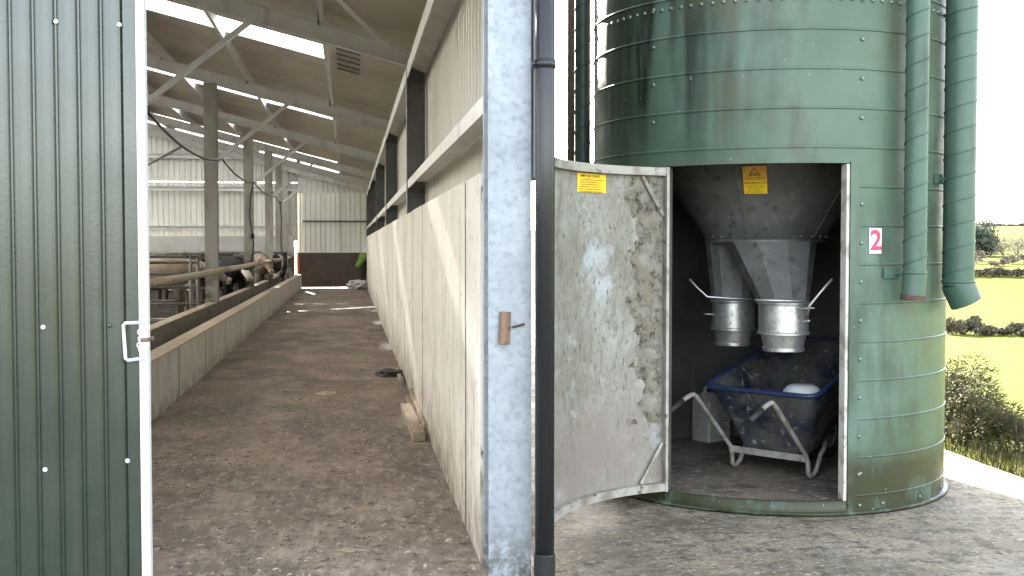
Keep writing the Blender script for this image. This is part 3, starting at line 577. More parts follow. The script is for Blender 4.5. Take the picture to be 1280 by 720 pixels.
# hopper cone inside
HZ0, HR0 = 1.63, .39; SL = 1.5
def hr(z): return HR0 + (z - HZ0) / SL
b = MB(); b.lathe([(HR0, HZ0), (hr(2.78), 2.78)], (SC.x, SC.y, 0), 40); b.lathe([(HR0 - .06, HZ0 - .004), (HR0 + .02, HZ0 - .004), (HR0 + .02, HZ0 + .012), (HR0 + .006, HZ0 + .02)], (SC.x, SC.y, 0), 40); hopper = shade_auto(b.build('hopper', 'hopper', silo), 30)
b = MB(); b.lathe([(0.001, 2.76), (SR - .02, 2.76)], (SC.x, SC.y, 0), 40); b.build('hopper_feed', 'mud', silo)
for k in range(26):
    a = -R(180) + k * R(13); bolt(a, HZ0 + .035, hopper, hr(HZ0 + .035), -math.atan(1 / SL), .9)
for th_ in (R(-128), R(-62)):
    for k in range(6): bolt(th_, HZ0 + .09 + .11 * k, hopper, hr(HZ0 + .09 + .11 * k), -math.atan(1 / SL), .8)
    b = MB(); p0 = sp_(th_ + .03, HZ0 + .02, hr(HZ0 + .02) + .003); p1 = sp_(th_ + .03, 2.7, hr(2.7) + .003); b.tube([p0, p1], .004, 6); b.build('seam', 'hopper', hopper)
# sign on the hopper
th = silo_hit(944, 225, .66)[0]; d = ray(944, 224)
best = min(((abs((CAMP + d * t_ - SC).xy.length - hr((CAMP + d * t_).z)), t_) for t_ in [6 + i * .002 for i in range(900)]), key=lambda e: e[0]); p = CAMP + d * best[1]
rad = Vector((p.x - SC.x, p.y - SC.y, 0)).normalized(); nrm = (rad * SL + Vector((0, 0, -1))).normalized()
W_, H_ = .148, .205
tri = [(-.032, .045), (.032, .045), (0, .092)]; tri2 = [(-.023, .0505), (.023, .0505), (0, .0835)]
plate('warning_sticker', frame(p + nrm * .008, nrm), W_, H_, ['amber', 'ink', 'ink_soft', 'yellow'],
      [('poly', [(-W_ / 2 + .004, -H_ / 2 + .004), (W_ / 2 - .004, -H_ / 2 + .004), (W_ / 2 - .004, -.004), (-W_ / 2 + .004, -.004)], 3), ('poly', tri, 1), ('poly', tri2, 0, .0009), ('text', '!', 0, .063, .03, 1), ('bar', 0, .036, .08, .006, 1), ('bar', 0, .018, .13, .004, 2), ('bar', 0, .007, .12, .004, 2),
       ('text', 'PLEASE NOTE', 0, -.021, .0225, 1)] + illegible(-.042, .0155, 4, .11, 1), hopper)
# two spouts
def loft(c0, r0, c1, r1, n, tw=0):
    b = MB(); c0, c1 = Vector(c0), Vector(c1); b.add([c0 + Vector((math.cos(tw + 2 * math.pi * k / n), math.sin(tw + 2 * math.pi * k / n), 0)) * r0 for k in range(n)] + [c1 + Vector((math.cos(tw + 2 * math.pi * k / n), math.sin(tw + 2 * math.pi * k / n), 0)) * r1 for k in range(n)], [[k, (k + 1) % n, n + (k + 1) % n, n + k] for k in range(n)]); return b
for (top, rt, bot, rb, zt, zb, n) in ((cw(1.52, 7.80), .175, cw(1.50, 7.58), .143, 1.225, .935, 14), (cw(1.72, 7.46), .30, cw(1.70, 7.0), .152, 1.24, .935, 10)):
    top.z = HZ0 + .002; bot.z = zt; c = loft(top, rt, bot, rb, n, .3).build('chute', 'hopper', silo)
    s = MB(); c0 = (bot.x, bot.y, 0)
    s.lathe([(rb, zt + .012), (rb + .006, zt + .01), (rb + .006, zt - .005), (rb + .001, zt - .008), (rb + .003, zt - .17), (rb + .010, zt - .175), (rb + .010, zt - .187), (rb - .012, zt - .192), (rb - .028, zt - .265), (rb - .022, zt - .27), (rb - .022, zt - .29), (rb - .03, zt - .295), (rb - .03, zt - .2)], c0, 28)
    spo = shade_auto(s.build('spout', 'spout', c), 35)
    b = MB(); b.lathe([(rb + .006, zt + .016), (rb + .014, zt + .012), (rb + .014, zt + .002), (rb + .006, zt - .002)], c0, 28); b.build('clamp_band', 'spout', c, True)
# lever rods
def rod(name, pts, r, mt, parent): b = MB(); b.tube(pts, r, 8); return b.build(name, mt, parent, True)
L1 = [hitY(0, 0, 1)] ; 
def at(px, py, zc): d = ray(px, py); return CAMP + d * (zc / d.dot(FW))
rod('lever_rod', [at(862, 349, 7.35), at(872, 360, 7.35), at(884, 371, 7.3), at(915, 373, 7.36), at(945, 374, 7.3)], .007, 'spout', silo)
rod('lever_rod', [at(944, 375, 6.82), at(980, 376, 6.80), at(1008, 376.5, 6.83)], .007, 'spout', silo)
rod('lever_rod', [at(1040, 349, 6.78), at(1025, 366, 6.78), at(1012, 382, 6.78), at(1009.5, 394, 6.80)], .008, 'spout', silo)
rod('pivot_pin', [at(998, 386, 6.84), at(1018, 385, 6.80)], .005, 'spout', silo)
rod('pivot_pin', [at(1003, 402, 6.86), at(1012, 401, 6.8)], .007, 'spout', silo)
rod('pivot_pin', [at(880, 392.5, 7.5), at(893, 393, 7.5)], .005, 'spout', silo)

# open door: bin wall section swung out on the left jamb
HG = sp_(A0, 0, SR + .012); ROT = R(118.0)
def dmap(v):   # closed position -> open position
    q = Vector(v) - HG; c, s_ = math.cos(ROT), math.sin(ROT)
    # swing clockwise seen from above
    return HG + Vector((c * q.x + s_ * q.y, -s_ * q.x + c * q.y, q.z))
def dpt(a, r, z): return dmap(sp_(a, z, r))
DA0, DA1 = A0 + .006, A1 + .165; DZ0, DZ1 = .10, 2.075; NSEG = 26
def dstrip(prof, a0=DA0, a1=DA1, n=NSEG):
    b = MB(); vs_ = []; fs_ = []; k = len(prof)
    for i in range(n + 1):
        a = a0 + (a1 - a0) * i / n; vs_ += [dpt(a, r, z) for r, z in prof]
    for i in range(n):
        for j in range(k): fs_.append([i * k + j, i * k + (j + 1) % k, (i + 1) * k + (j + 1) % k, (i + 1) * k + j])
    fs_ += [list(range(k))[::-1], [n * k + j for j in range(k)]]; b.add(vs_, fs_); return b
dr = dstrip([(SR - .002, DZ0), (SR + .002, DZ0), (SR + .002, DZ1), (SR - .002, DZ1)]).build('open_door', ['door_inner'], silo); shade_auto(dr, 40)
dr['label'] = 'dirty galvanised inner face of the swung open curved door'
for z0, z1 in ((DZ0 - .004, DZ0 + .045), (DZ1 - .045, DZ1 + .004)):
    shade_auto(dstrip([(SR - .045, z0), (SR - .004, z0), (SR - .004, z1), (SR - .045, z1)]).build('frame_bar', 'door_frame', dr), 40)
for a0_, a1_ in ((DA0 - .003, DA0 + .013), (DA1 - .014, DA1 + .003)):
    shade_auto(dstrip([(SR - .05, DZ0 - .006), (SR - .0045, DZ0 - .006), (SR - .0045, DZ1 + .006), (SR - .05, DZ1 + .006)], a0_, a1_, 3).build('frame_bar', 'door_frame', dr), 40)
for zz, sg in ((DZ1 - .05, -1), (DZ0 + .05, 1)):
    b = MB(); b.tube([dpt(DA0 + .02, SR - .02, zz + sg * .24), dpt(DA0 + .15, SR - .02, zz)], .011, 6); b.build('corner_stay', 'door_frame', dr)
# caked meal along the hinge side
def cake(a0, a1, z0, z1, seed, thr, na=14, nz_=64):
    b = MB(); vs_ = []; fs_ = []
    for j in range(nz_ + 1):
        for i in range(na + 1):
            a = a0 + (a1 - a0) * i / na; z = z0 + (z1 - z0) * j / nz_
            e = mnoise.noise((a * 9 + seed, z * 5, seed)) + .5 * mnoise.noise((a * 30, z * 18, seed)) + (1 - i / na) * 1.2 - thr
            vs_.append(dpt(a, SR - .004 - max(-.02, min(.012, e * .02)), z))
    fs_ = [[j * (na + 1) + i, j * (na + 1) + i + 1, (j + 1) * (na + 1) + i + 1, (j + 1) * (na + 1) + i] for j in range(nz_) for i in range(na)]
    b.add(vs_, fs_); return b
cake(DA0 + .024, DA0 + .26, DZ0 + .42, DZ1 - .05, 4, .55).build('caked_meal', 'mud', dr, True)
# outer green skin of the door and its instruction sticker
shade_auto(dstrip([(SR + .003, DZ0), (SR + .006, DZ0), (SR + .006, DZ1), (SR + .003, DZ1)]).build('outer_skin', 'silo_green', dr), 40)
d = ray(738.5, 229)
cands = []
for i in range(400):
    a = DA0 + (DA1 - DA0) * i / 399; q = dpt(a, SR - .003, 0); t_ = q.dot(FW) / d.dot(FW); e = (CAMP + d * t_ - q); cands.append((abs(e.x * RT.x + e.y * RT.y), a, t_))
_, a, t_ = min(cands); p = CAMP + d * t_; q2 = (dpt(a, SR - .5, p.z) - dpt(a, SR, p.z)).normalized()
plate('instruction_sticker', frame(dpt(a, SR - .008, p.z), q2), .27, .108, ['yellow', 'ink_soft', 'ink'], [('text', 'IMPORTANT', -.012, .039, .023, 2, 1.5)] + illegible(.018, .0135, 6, .24, 1), dr)
# loading pipes on the bin
def spiral_pipe(name, label, xc, zc, r, zend, ztop_, mt, bend, pitch=.145, helix=True):
    g = thing(name, label, 'pipe', cw(xc, zc), 'spiral wound pipes fixed to the bin'); c = cw(xc, zc)
    b = MB(); b.tube([c + Vector((0, 0, zend + .13)), c + Vector((0, 0, ztop_))], r, 24, False); b.build('pipe', mt, g, True)
    if helix:
        pts = []; n = int((ztop_ - zend - .13) / pitch * 20)
        for i in range(n):
            a = -i / 20 * 2 * math.pi; pts.append(c + Vector((math.cos(-a) * (r + .001), math.sin(-a) * (r + .001), zend + .13 + pitch * i / 20)))
        b = MB(); b.tube(pts, .0048, 5); b.build('spiral_seam', mt, g, True)
    p0 = c + Vector((0, 0, zend + .14)); dirv = RT * math.sin(bend) + Vector((0, 0, -math.cos(bend))); p1 = p0 + dirv * (.13 if bend > .2 else .15)
    b = MB(); b.tube([p0, p0 + (dirv + Vector((0, 0, -1))) * .01, p1], [r + .003] * 3, 24, False); o = b.build('outlet', mt, g, True)
    b = MB(); b.tube([p1 - dirv * .1, p1 - dirv * .002], [r - .004, r - .002], 24, False); b.build('outlet_lining', 'rubber', o, True)
    b = MB(); b.lathe([(r + .001, -.008), (r + .007, -.006), (r + .007, .006), (r + .001, .008)], (c.x, c.y, zend + .155), 24); b.build('joint_collar', mt, g, True)
    if not helix or bend < 0: b = MB(); b.tube([p1 - dirv * .03, p1 + dirv * .004], r + .0055, 24, False); b.build('outlet_band', 'rust', o, True)
    return g, c
g1, c1 = spiral_pipe('loading_pipe', 'thin green spiral pipe in front of the bin ending above a short spout', 2.392, 6.65, .066, 1.29, 5.0, 'pipe_green', R(-4))
g2, c2 = spiral_pipe('loading_pipe', 'thick green spiral pipe at the outer edge of the bin with a kicked out end', 2.79, 7.0, .095, 1.225, 5.2, 'pipe_green', R(24))
g3, c3 = spiral_pipe('loading_pipe', 'dark green spiral pipe between the downpipe and the bin', .505, 8.05, .056, 1.2, 5.0, 'pipe_dark', R(0))
b = MB(); c = cw(.43, 8.2); b.tube([c, c + Vector((0, 0, 5))], .028, 10); tag(b.build('ladder_rail', 'rust', None, True), 'dark narrow upright pole behind the dark spiral pipe', 'pole')
for (cc, zz, thx) in ((c1, 1.44, None), (c2, 2.02, None)):
    th = math.atan2(cc.y - SC.y, cc.x - SC.x) ; q = sp_(th - .10, zz, SR + .002); v_ = (cc - SC); v_.z = 0
    M = Matrix.Translation(sp_(th - .07, zz, SR + .012)) @ Matrix.Rotation(th - .07, 4, 'Z'); b = MB(); b.box((-.012, -.06, -.03), (.004, .06, .03), M); br = b.build('pipe_bracket', 'pipe_green', silo)
    b = MB(); b.tube([sp_(th - .05, zz, SR), Vector((cc.x, cc.y, zz)) - v_.normalized() * .04 + Vector((math.sin(th), -math.cos(th), 0)) * .05], .011, 6); b.build('bracket_arm', 'pipe_green', br)

# ------------------------------------------------------------------ wheelbarrow inside the bin
FZ = .08; BM = cw(1.725, 7.46, FZ); bl = (RT * .731 - FW * .682).normalized(); bf = (RT * .682 + FW * .731).normalized()
def bp(s, l, h): return BM + bf * s + bl * l + Vector((0, 0, h))
wb = thing('wheelbarrow', 'dirty blue plastic wheelbarrow with steel frame parked inside the bin', 'wheelbarrow', BM)
def rimh(s): return .565 + .30 * (s + .15)
def loop(s0, s1, hw0, hw1, rad=.07, n=5):
    cs = [(s0, -hw0, 1, 1), (s0, hw0, 1, -1), (s1, hw1, -1, -1), (s1, -hw1, -1, 1)]; out = []
    ang0 = [180 + 0, 180 - 0, 0, 0]
    for (s, l, ds, dl), (a0, a1) in zip(cs, ((270, 180), (180, 90), (90, 0), (0, -90))):
        for k in range(n):
            a = R(a0 + (a1 - a0) * k / (n - 1)); cs_, cl_ = s + ds * rad, l + dl * rad; out.append((cs_ + math.cos(a) * rad, cl_ + math.sin(a) * rad))
    return out
levels = [(loop(.02, .42, .22, .19), lambda s: .13 + .10 * s), (loop(-.03, .55, .31, .28), lambda s: .33 + .22 * s), (loop(-.045, .58, .325, .295), lambda s: .36 + .22 * s), (loop(-.15, .78, .41, .37), rimh)]
b = MB(); vs_ = []; fs_ = []; k = len(levels[0][0])
for lp, hf in levels: vs_ += [bp(s, l, hf(s)) for s, l in lp]
ins = [(loop(-.135, .765, .395, .355), lambda s: rimh(s) - .004), (loop(.0, .53, .28, .25), lambda s: .33 + .22 * s), (loop(.04, .40, .20, .17), lambda s: .145 + .10 * s)]
for lp, hf in ins: vs_ += [bp(s, l, hf(s)) for s, l in lp]
for j in range(6):
    for i in range(k): fs_.append([j * k + i, j * k + (i + 1) % k, (j + 1) * k + (i + 1) % k, (j + 1) * k + i])
fs_ += [list(range(k))[::-1], [6 * k + i for i in range(k)]]
b.add(vs_, fs_); tub = shade_auto(b.build('tub', 'blue_plastic', wb), 45)
lp = loop(-.155, .785, .415, .375); b = MB(); b.tube([bp(s, l, rimh(s)) for s, l in lp + lp[:1]], .017, 8, False); b.build('rim', 'blue_rim', tub, True)
for sg in (-1, 1):
    b = MB(); b.tube([bp(-.50, sg * .29, .55), bp(-.47, sg * .289, .55), bp(-.44, sg * .288, .53), bp(-.03, sg * .287, .16), bp(-.005, sg * .287, .10), bp(0, sg * .287, .035), bp(.02, sg * .287, .018), bp(.06, sg * .287, .018), bp(.10, sg * .287, .04), bp(.17, sg * .285, .14), bp(.25, sg * .27, .17), bp(.60, sg * .10, .20), bp(.78, sg * .06, .18)], .016, 10)
    b.tube([bp(-.72, sg * .292, .475), bp(-.56, sg * .29, .535), bp(-.50, sg * .29, .55), bp(-.47, sg * .289, .55)], .016, 10)
    h_ = b.build('handle_tube', 'barrow_steel', wb, True)
    b = MB(); b.tube([bp(-.735, sg * .292, .469), bp(-.60, sg * .290, .52)], .019, 10); b.build('grip', 'rubber', h_, True)
b = MB(); b.extrude([(-.006, -.022), (.006, -.022), (.006, .022), (-.006, .022)], bp(-.018, -.29, .135), bp(-.018, .29, .135), bf, (0, 0, 1)); b.build('cross_plate', 'barrow_steel', wb)
whc = bp(.80, 0, .18); b = MB(); vv = MB(); vv.lathe([(.11, -.035), (.165, -.04), (.18, -.02), (.18, .02), (.165, .04), (.11, .035), (.11, -.035)], (0, 0, 0), 28)
M = Matrix(((bf.x, 0, bl.x, whc.x), (bf.y, 0, bl.y, whc.y), (0, 1, 0, whc.z), (0, 0, 0, 1)))
wheel = link('wheel', pm([M @ v for v in vv.v], vv.f, True), 'rubber', wb)
vv = MB(); vv.lathe([(.0001, -.02), (.03, -.03), (.03, -.012), (.108, -.012), (.112, -.03), (.112, .03), (.108, .012), (.03, .012), (.03, .03), (.0001, .02)], (0, 0, 0), 20); link('hub', pm([M @ v for v in vv.v], vv.f), 'barrow_steel', wheel)
# white bowl in the tub, container at the back
q = bp(.07, .20, 0); b = MB(); c = (q.x, q.y, 0); zz = FZ + .535
b.lathe([(.0001, zz + .075), (.07, zz + .074), (.10, zz + .062), (.125, zz + .03), (.132, zz + .0), (.132, zz - .02), (.115, zz - .05), (.0001, zz - .09)], c, 24); bw = b.build('feed_bowl', 'white_plastic', None, True); tag(bw, 'upturned white plastic bowl lying in the wheelbarrow tub', 'bowl')
q = at(889, 551, 8.72); cn = thing('jerry_can', 'pale plastic container standing behind the wheelbarrow', 'container', (q.x, q.y, FZ))
M = Matrix.Translation((q.x, q.y, FZ)) @ Matrix.Rotation(R(28), 4, 'Z')
b = MB(); b.box((-.125, -.095, 0), (.125, .095, .33), M); b.add([M @ Vector(v) for v in ((-.125, -.095, .33), (.125, -.095, .33), (.125, .095, .33), (-.125, .095, .33), (-.06, -.05, .385), (.08, -.05, .385), (.08, .05, .385), (-.06, .05, .385))], [[0, 1, 5, 4], [1, 2, 6, 5], [2, 3, 7, 6], [3, 0, 4, 7], [4, 5, 6, 7]]); bevel(b.build('can_body', 'can_plastic', cn), .02, 3)
b = MB(); b.lathe([(.03, .38), (.03, .42), (.0001, .42)], (q.x, q.y, FZ), 16); b.build('cap', 'rubber', cn)
b = MB(); b.tube([M @ Vector(v) for v in ((-.09, 0, .33), (-.07, 0, .42), (.0, 0, .43), (.03, 0, .39))], .013, 8); b.build('can_handle', 'can_plastic', cn, True)
b = MB()
for k in range(8): b.add([M @ Vector((x_, -.0972, z_)) for x_, z_ in ((-.03, .10 + k * .022), (.08 - .03 * (k % 3), .10 + k * .022), (.08 - .03 * (k % 3), .107 + k * .022), (-.03, .107 + k * .022))], [[0, 1, 2, 3]])
b.build('can_label', 'print_grey', cn)

# ------------------------------------------------------------------ things in the passage
def plank(name, label, px0, px1, w_, h_, tilt=0, z=.005, group=None):
    a, c = hitZ(*px0, z), hitZ(*px1, z); d_ = (c - a).normalized(); si = Vector((d_.y, -d_.x, 0)); b = MB(); u = Vector((0, 0, 1)); 
    si2 = (si * math.cos(tilt) + u * math.sin(tilt)); up2 = si2.cross(d_); up2 = up2 if up2.z > 0 else -up2
    b.extrude([(-w_ / 2, 0), (w_ / 2, 0), (w_ / 2, h_), (-w_ / 2, h_)], a, c, si2, up2); o = bevel(b.build(name, 'plank'), .004, 1); o.data.materials.clear(); o.data.materials.append(MT['plank']); return tag(o, label, 'plank', group)
plank('plank', 'short thick offcut on the floor beside the dark leaning batten', (507, 513), (524, 552), .10, .075)
plank('plank', 'dark narrow batten leaning against the concrete passage wall', (514, 497), (531, 545), .05, .10, R(8))
plank('plank', 'thin offcut half hidden behind the thick offcut', (510, 497), (519, 520), .06, .03)
plank('broken_stick', 'short round ended stick by the black debris along the wall', (496, 464), (503, 481), .045, .04)
def lump(name, label, cat, c, r, mt, seed, flat=.5):
    bm = bmesh.new(); bmesh.ops.create_icosphere(bm, subdivisions=3, radius=1)
    for v in bm.verts:
        k = 1 + .6 * mnoise.noise(v.co * 1.7 + Vector((seed, 0, 0))) + .3 * mnoise.noise(v.co * 4 + Vector((seed, 3, 0))); v.co = Vector((v.co.x * r[0] * k, v.co.y * r[1] * k, max(-.3, v.co.z) * r[2] * k)) + c
    me = bpy.data.meshes.new('m'); bm.to_mesh(me); bm.free(); return tag(link(name, me, mt), label, cat)
c = hitZ(489, 467, .02); lump('debris_heap', 'black clotted debris at the foot of the concrete wall', 'debris', c, (.17, .26, .05), 'dark_lump', 2)
for i, (px, py, rx, lab) in enumerate(((407, 491, .10, 'flattened pale scrap of paper on the brown passage floor'), (440, 600, .05, 'small pale clod beside the wall foot by the corner post'), (430, 680, .07, 'broad pale flake trodden into the floor near the passage mouth'))):
    px2 = (407, 561, 437)[i]; py2 = (491, 676, 688)[i]; c = hitZ(px2, py2, .008)
    lump('floor_scrap', lab, 'scrap', c, (rx * (1 if i != 1 else .4), rx * (1.6 if i == 0 else .5), .006 if i != 1 else .012), 'straw', 11 + i)
# sack and hi-vis jacket at the far end
c = hitZ(446, 362, .16); 
c = Vector((hitY(447, 358, 41.5).x, 41.5, .17))
bm = bmesh.new(); bmesh.ops.create_icosphere(bm, subdivisions=4, radius=1)
for v in bm.verts:
    n_ = mnoise.noise(v.co * 2.2 + Vector((5, 1, 0))); n2 = abs(mnoise.noise(v.co * 4.5)); k = 1 + .35 * n_ - .35 * n2
    v.co = Vector((v.co.x * .40 * k + (.12 * v.co.z), v.co.y * .26 * k, max(-.8, v.co.z + (.5 * max(0, -v.co.x - .3)) ) * .20 * k)) + c
me = bpy.data.meshes.new('m'); bm.to_mesh(me); bm.free(); tag(link('feed_sack', me, 'sack'), 'crumpled pale plastic sack on the floor by the end door', 'sack')
jk = thing('work_jacket', 'bright hi-vis green jacket over dark trousers hung on the end wall', 'jacket', (.5, 42.8, 0))
p0 = hitY(455, 322, 42.7)
b = MB(); b.tube([hitY(449, 322, 42.7), hitY(452, 320, 42.6), hitY(456, 321, 42.6), hitY(459, 325, 42.65)], [.05, .12, .14, .06], 8); b.tube([hitY(455, 321, 42.6), hitY(450, 329, 42.62), hitY(446.5, 334, 42.62)], [.11, .13, .09], 8); b.build('jacket', 'hivis', jk, True)
b = MB(); b.tube([hitY(456, 324, 42.75), hitY(455, 336, 42.75), hitY(452, 350, 42.75), hitY(451, 357, 42.7)], [.10, .14, .12, .09], 8); b.build('trousers', 'dark_cloth', jk, True)
# loose electric cable slung between the pen posts
cb = thing('electric_cable', 'black electric cable slung from post to post above the pens', 'cable', (-2.4, 20, 3.3))
def hang(p, q, sag, n=10): return [p + (q - p) * i / n + Vector((0, 0, -sag * 4 * (i / n) * (1 - i / n))) for i in range(n + 1)]
q0 = hitY(182, 117, 12.9); q1 = hitY(185, 141, 12.95); q2 = hitY(278, 199, 20.15); q3 = hitY(317, 228, 27.6); q4 = hitY(345, 246, 34.4); q5 = hitY(352, 252, 39.3)
for seg in (hang(q0, q1, .0), hang(q1, q2, .18), hang(q2, q3, .12), hang(q3, q4, .1), hang(q4, q5, .1), [hitY(x_, y_, 27.55) for x_, y_ in ((317, 228), (313, 245), (312, 270), (315, 292), (317, 306), (314, 330), (313, 345), (309, 356))], [hitY(x_, y_, 39.25) for x_, y_ in ((350, 252), (352, 275), (351, 300), (352, 322))]):
    rod('cable_run', seg, .016, 'cable', cb)
rod('junction_box', [hitY(315, 292, 27.5), hitY(315.6, 298, 27.5)], .05, 'cable', cb)

# ------------------------------------------------------------------ cattle
def cow_mesh(headdown=0., turn=0.):
    me = bpy.data.meshes.new('c'); ob = bpy.data.objects.new('c', me); COL.objects.link(ob)
    P = {}; E = []; Rd = {}
    def pt(k, co, r, par=None): P[k] = Vector(co); Rd[k] = r; (E.append((par, k)) if par else None)
    pt('hip', (-.45, 0, 1.10), (.28, .30)); pt('rump', (-.72, 0, 1.10), (.22, .25), 'hip'); pt('mid', (-.05, 0, 1.02), (.31, .37), 'hip'); pt('chest', (.42, 0, 1.03), (.27, .36), 'mid'); pt('shoulder', (.66, 0, 1.10), (.20, .28), 'chest')
    hz = -headdown; pt('neck', (.92, turn * .1, 1.25 + hz * .5), (.13, .18), 'shoulder'); pt('poll', (1.12, turn * .22, 1.38 + hz), (.105, .125), 'neck'); pt('face', (1.32, turn * .42, 1.25 + hz), (.085, .10), 'poll'); pt('muzzle', (1.48, turn * .55, 1.14 + hz), (.075, .075), 'face')
    for s_ in (-1, 1):
        k = str(s_); pt('fs' + k, (.52, s_ * .17, .80), (.12, .13), 'chest'); pt('fk' + k, (.53, s_ * .18, .42), (.06, .065), 'fs' + k); pt('ff' + k, (.52, s_ * .18, .10), (.048, .048), 'fk' + k); pt('fh' + k, (.56, s_ * .18, .02), (.06, .07), 'ff' + k)
        pt('hs' + k, (-.60, s_ * .17, .85), (.15, .18), 'rump'); pt('hk' + k, (-.52, s_ * .18, .62), (.09, .11), 'hs' + k); pt('hh' + k, (-.74, s_ * .18, .44), (.055, .065), 'hk' + k); pt('hf' + k, (-.71, s_ * .18, .10), (.048, .05), 'hh' + k); pt('ho' + k, (-.66, s_ * .18, .02), (.06, .07), 'hf' + k)
    pt('t1', (-.95, 0, 1.16), (.035, .035), 'rump'); pt('t2', (-.99, 0, .80), (.025, .025), 't1'); pt('t3', (-.97, 0, .48), (.045, .045), 't2')
    ks = list(P); me.from_pydata([P[k] for k in ks], [(ks.index(a), ks.index(b_)) for a, b_ in E], []); md = ob.modifiers.new('s', 'SKIN')
    for i, k in enumerate(ks): me.skin_vertices[0].data[i].radius = Rd[k]; me.skin_vertices[0].data[i].use_root = (k == 'hip')
    ob.modifiers.new('u', 'SUBSURF').levels = 2
    dg = bpy.context.evaluated_depsgraph_get(); dg.update(); out = bpy.data.meshes.new_from_object(ob.evaluated_get(dg)); bpy.data.objects.remove(ob)
    out.polygons.foreach_set('use_smooth', [True] * len(out.polygons)); return out, P
def cow(label, px, zc, heading, mt, hd=0., turn=0., scale=1., face=False):
    me, P = cow_mesh(hd, turn); p = at(px, 330, zc); c = thing('cow', label, 'cow', (p.x, p.y, 0), 'cattle standing in the pens')
    M = Matrix.Translation((p.x, p.y, .01)) @ Matrix.Rotation(heading, 4, 'Z') @ Matrix.Scale(scale, 4)
    me.transform(M); me.materials.clear(); body = link('body', me, mt, c)
    for s_ in (-1, 1):
        q = P['poll']; e = MB(); e.tube([q + Vector((-.02, s_ * .08, .05)), q + Vector((-.04, s_ * .20, .05)), q + Vector((-.03, s_ * .29, .0))], [.03, .055, .012], 8); em = e.mesh(True); em.transform(M); link('ear', em, mt if not face else 'cow_black', c)
        q = P['face'].lerp(P['poll'], .55); e = MB(); e.lathe([(.0001, -.018), (.013, -.012), (.018, 0), (.013, .012), (.0001, .018)], q + Vector((.03, s_ * .105, .03)), 10); em = e.mesh(True); em.transform(M); link('eye', em, 'rubber', c)
    if face:
        # pale face, one piece over the muzzle
        q, q2_ = P['face'], P['muzzle']; e = MB(); e.tube([P['poll'].lerp(q, .45) + Vector((0, 0, .01)), q + Vector((.0, 0, .004)), q2_ + Vector((.04, 0, 0))], [.088, .088, .078], 12); em = e.mesh(True); em.transform(M); link('blaze', em, 'cow_face', c)
    else:
        q2_ = P['muzzle']; e = MB(); e.tube([q2_ + Vector((.0, 0, 0)), q2_ + Vector((.09, 0, -.03))], [.08, .066], 10); em = e.mesh(True); em.transform(M); link('nose', em, 'horn', c)
    return c
sh = -YAW
cow('cream cow standing broadside behind the first pen gate', 190, 22.9, R(4), 'cow_cream', .25)
cow('muddy brown and white cow behind the cream cow by the first pen gate', 193, 26.5, R(170), 'cow_brown', .1)
cow('solid black cow with a pale face between the first and second pen posts', 287, 27.0, R(-72), 'cow_black', .28, .25, 1.0, True)
cow('cream cow turned away in front of the grey gable wall', 262, 33.0, R(75), 'cow_cream', .1)
cow('brown and white cow between the second and third pen posts', 325, 33.0, R(-80), 'cow_brown', .25, .3)
cow('black and white cow beside the post next to the far gable', 342, 37.2, R(-100), 'cow_pied', .05)
cow('dark brown cow standing further back than the cream cow by the first gate', 226, 29.5, R(160), 'cow_dark', .2)
cow('black and white cow far back against the gable wall', 236, 38.5, R(20), 'cow_pied', .15)

# ------------------------------------------------------------------ vegetation beyond the yard
def foliage(b, c, r, n, ls, rnd, hollow=.5, spiky=False):
    for i in range(n):
        d_ = Vector((rnd.gauss(0, 1), rnd.gauss(0, 1), rnd.gauss(0, 1))).normalized(); k = (hollow + (1 - hollow) * rnd.random() ** .6)
        k *= 1 + .35 * mnoise.noise(Vector(d_) * 2.1 + Vector(c))
        p = Vector(c) + Vector((d_.x * r[0], d_.y * r[1], d_.z * r[2])) * k
        u = Vector((rnd.gauss(0, 1), rnd.gauss(0, 1), rnd.gauss(0, 1))).normalized(); v_ = u.orthogonal().normalized(); s_ = ls * rnd.uniform(.5, 1.4)
        if spiky: u = (d_ + u * .7).normalized(); v_ = u.orthogonal().normalized(); b.add([p - v_ * s_ * .18, p + v_ * s_ * .18, p + u * s_ * 1.6], [[0, 1, 2]])
        else: b.add([p - u * s_ - v_ * s_ * .4, p + u * s_ * .2 - v_ * s_ * .6, p + u * s_, p + v_ * s_ * .6], [[0, 1, 2, 3]])
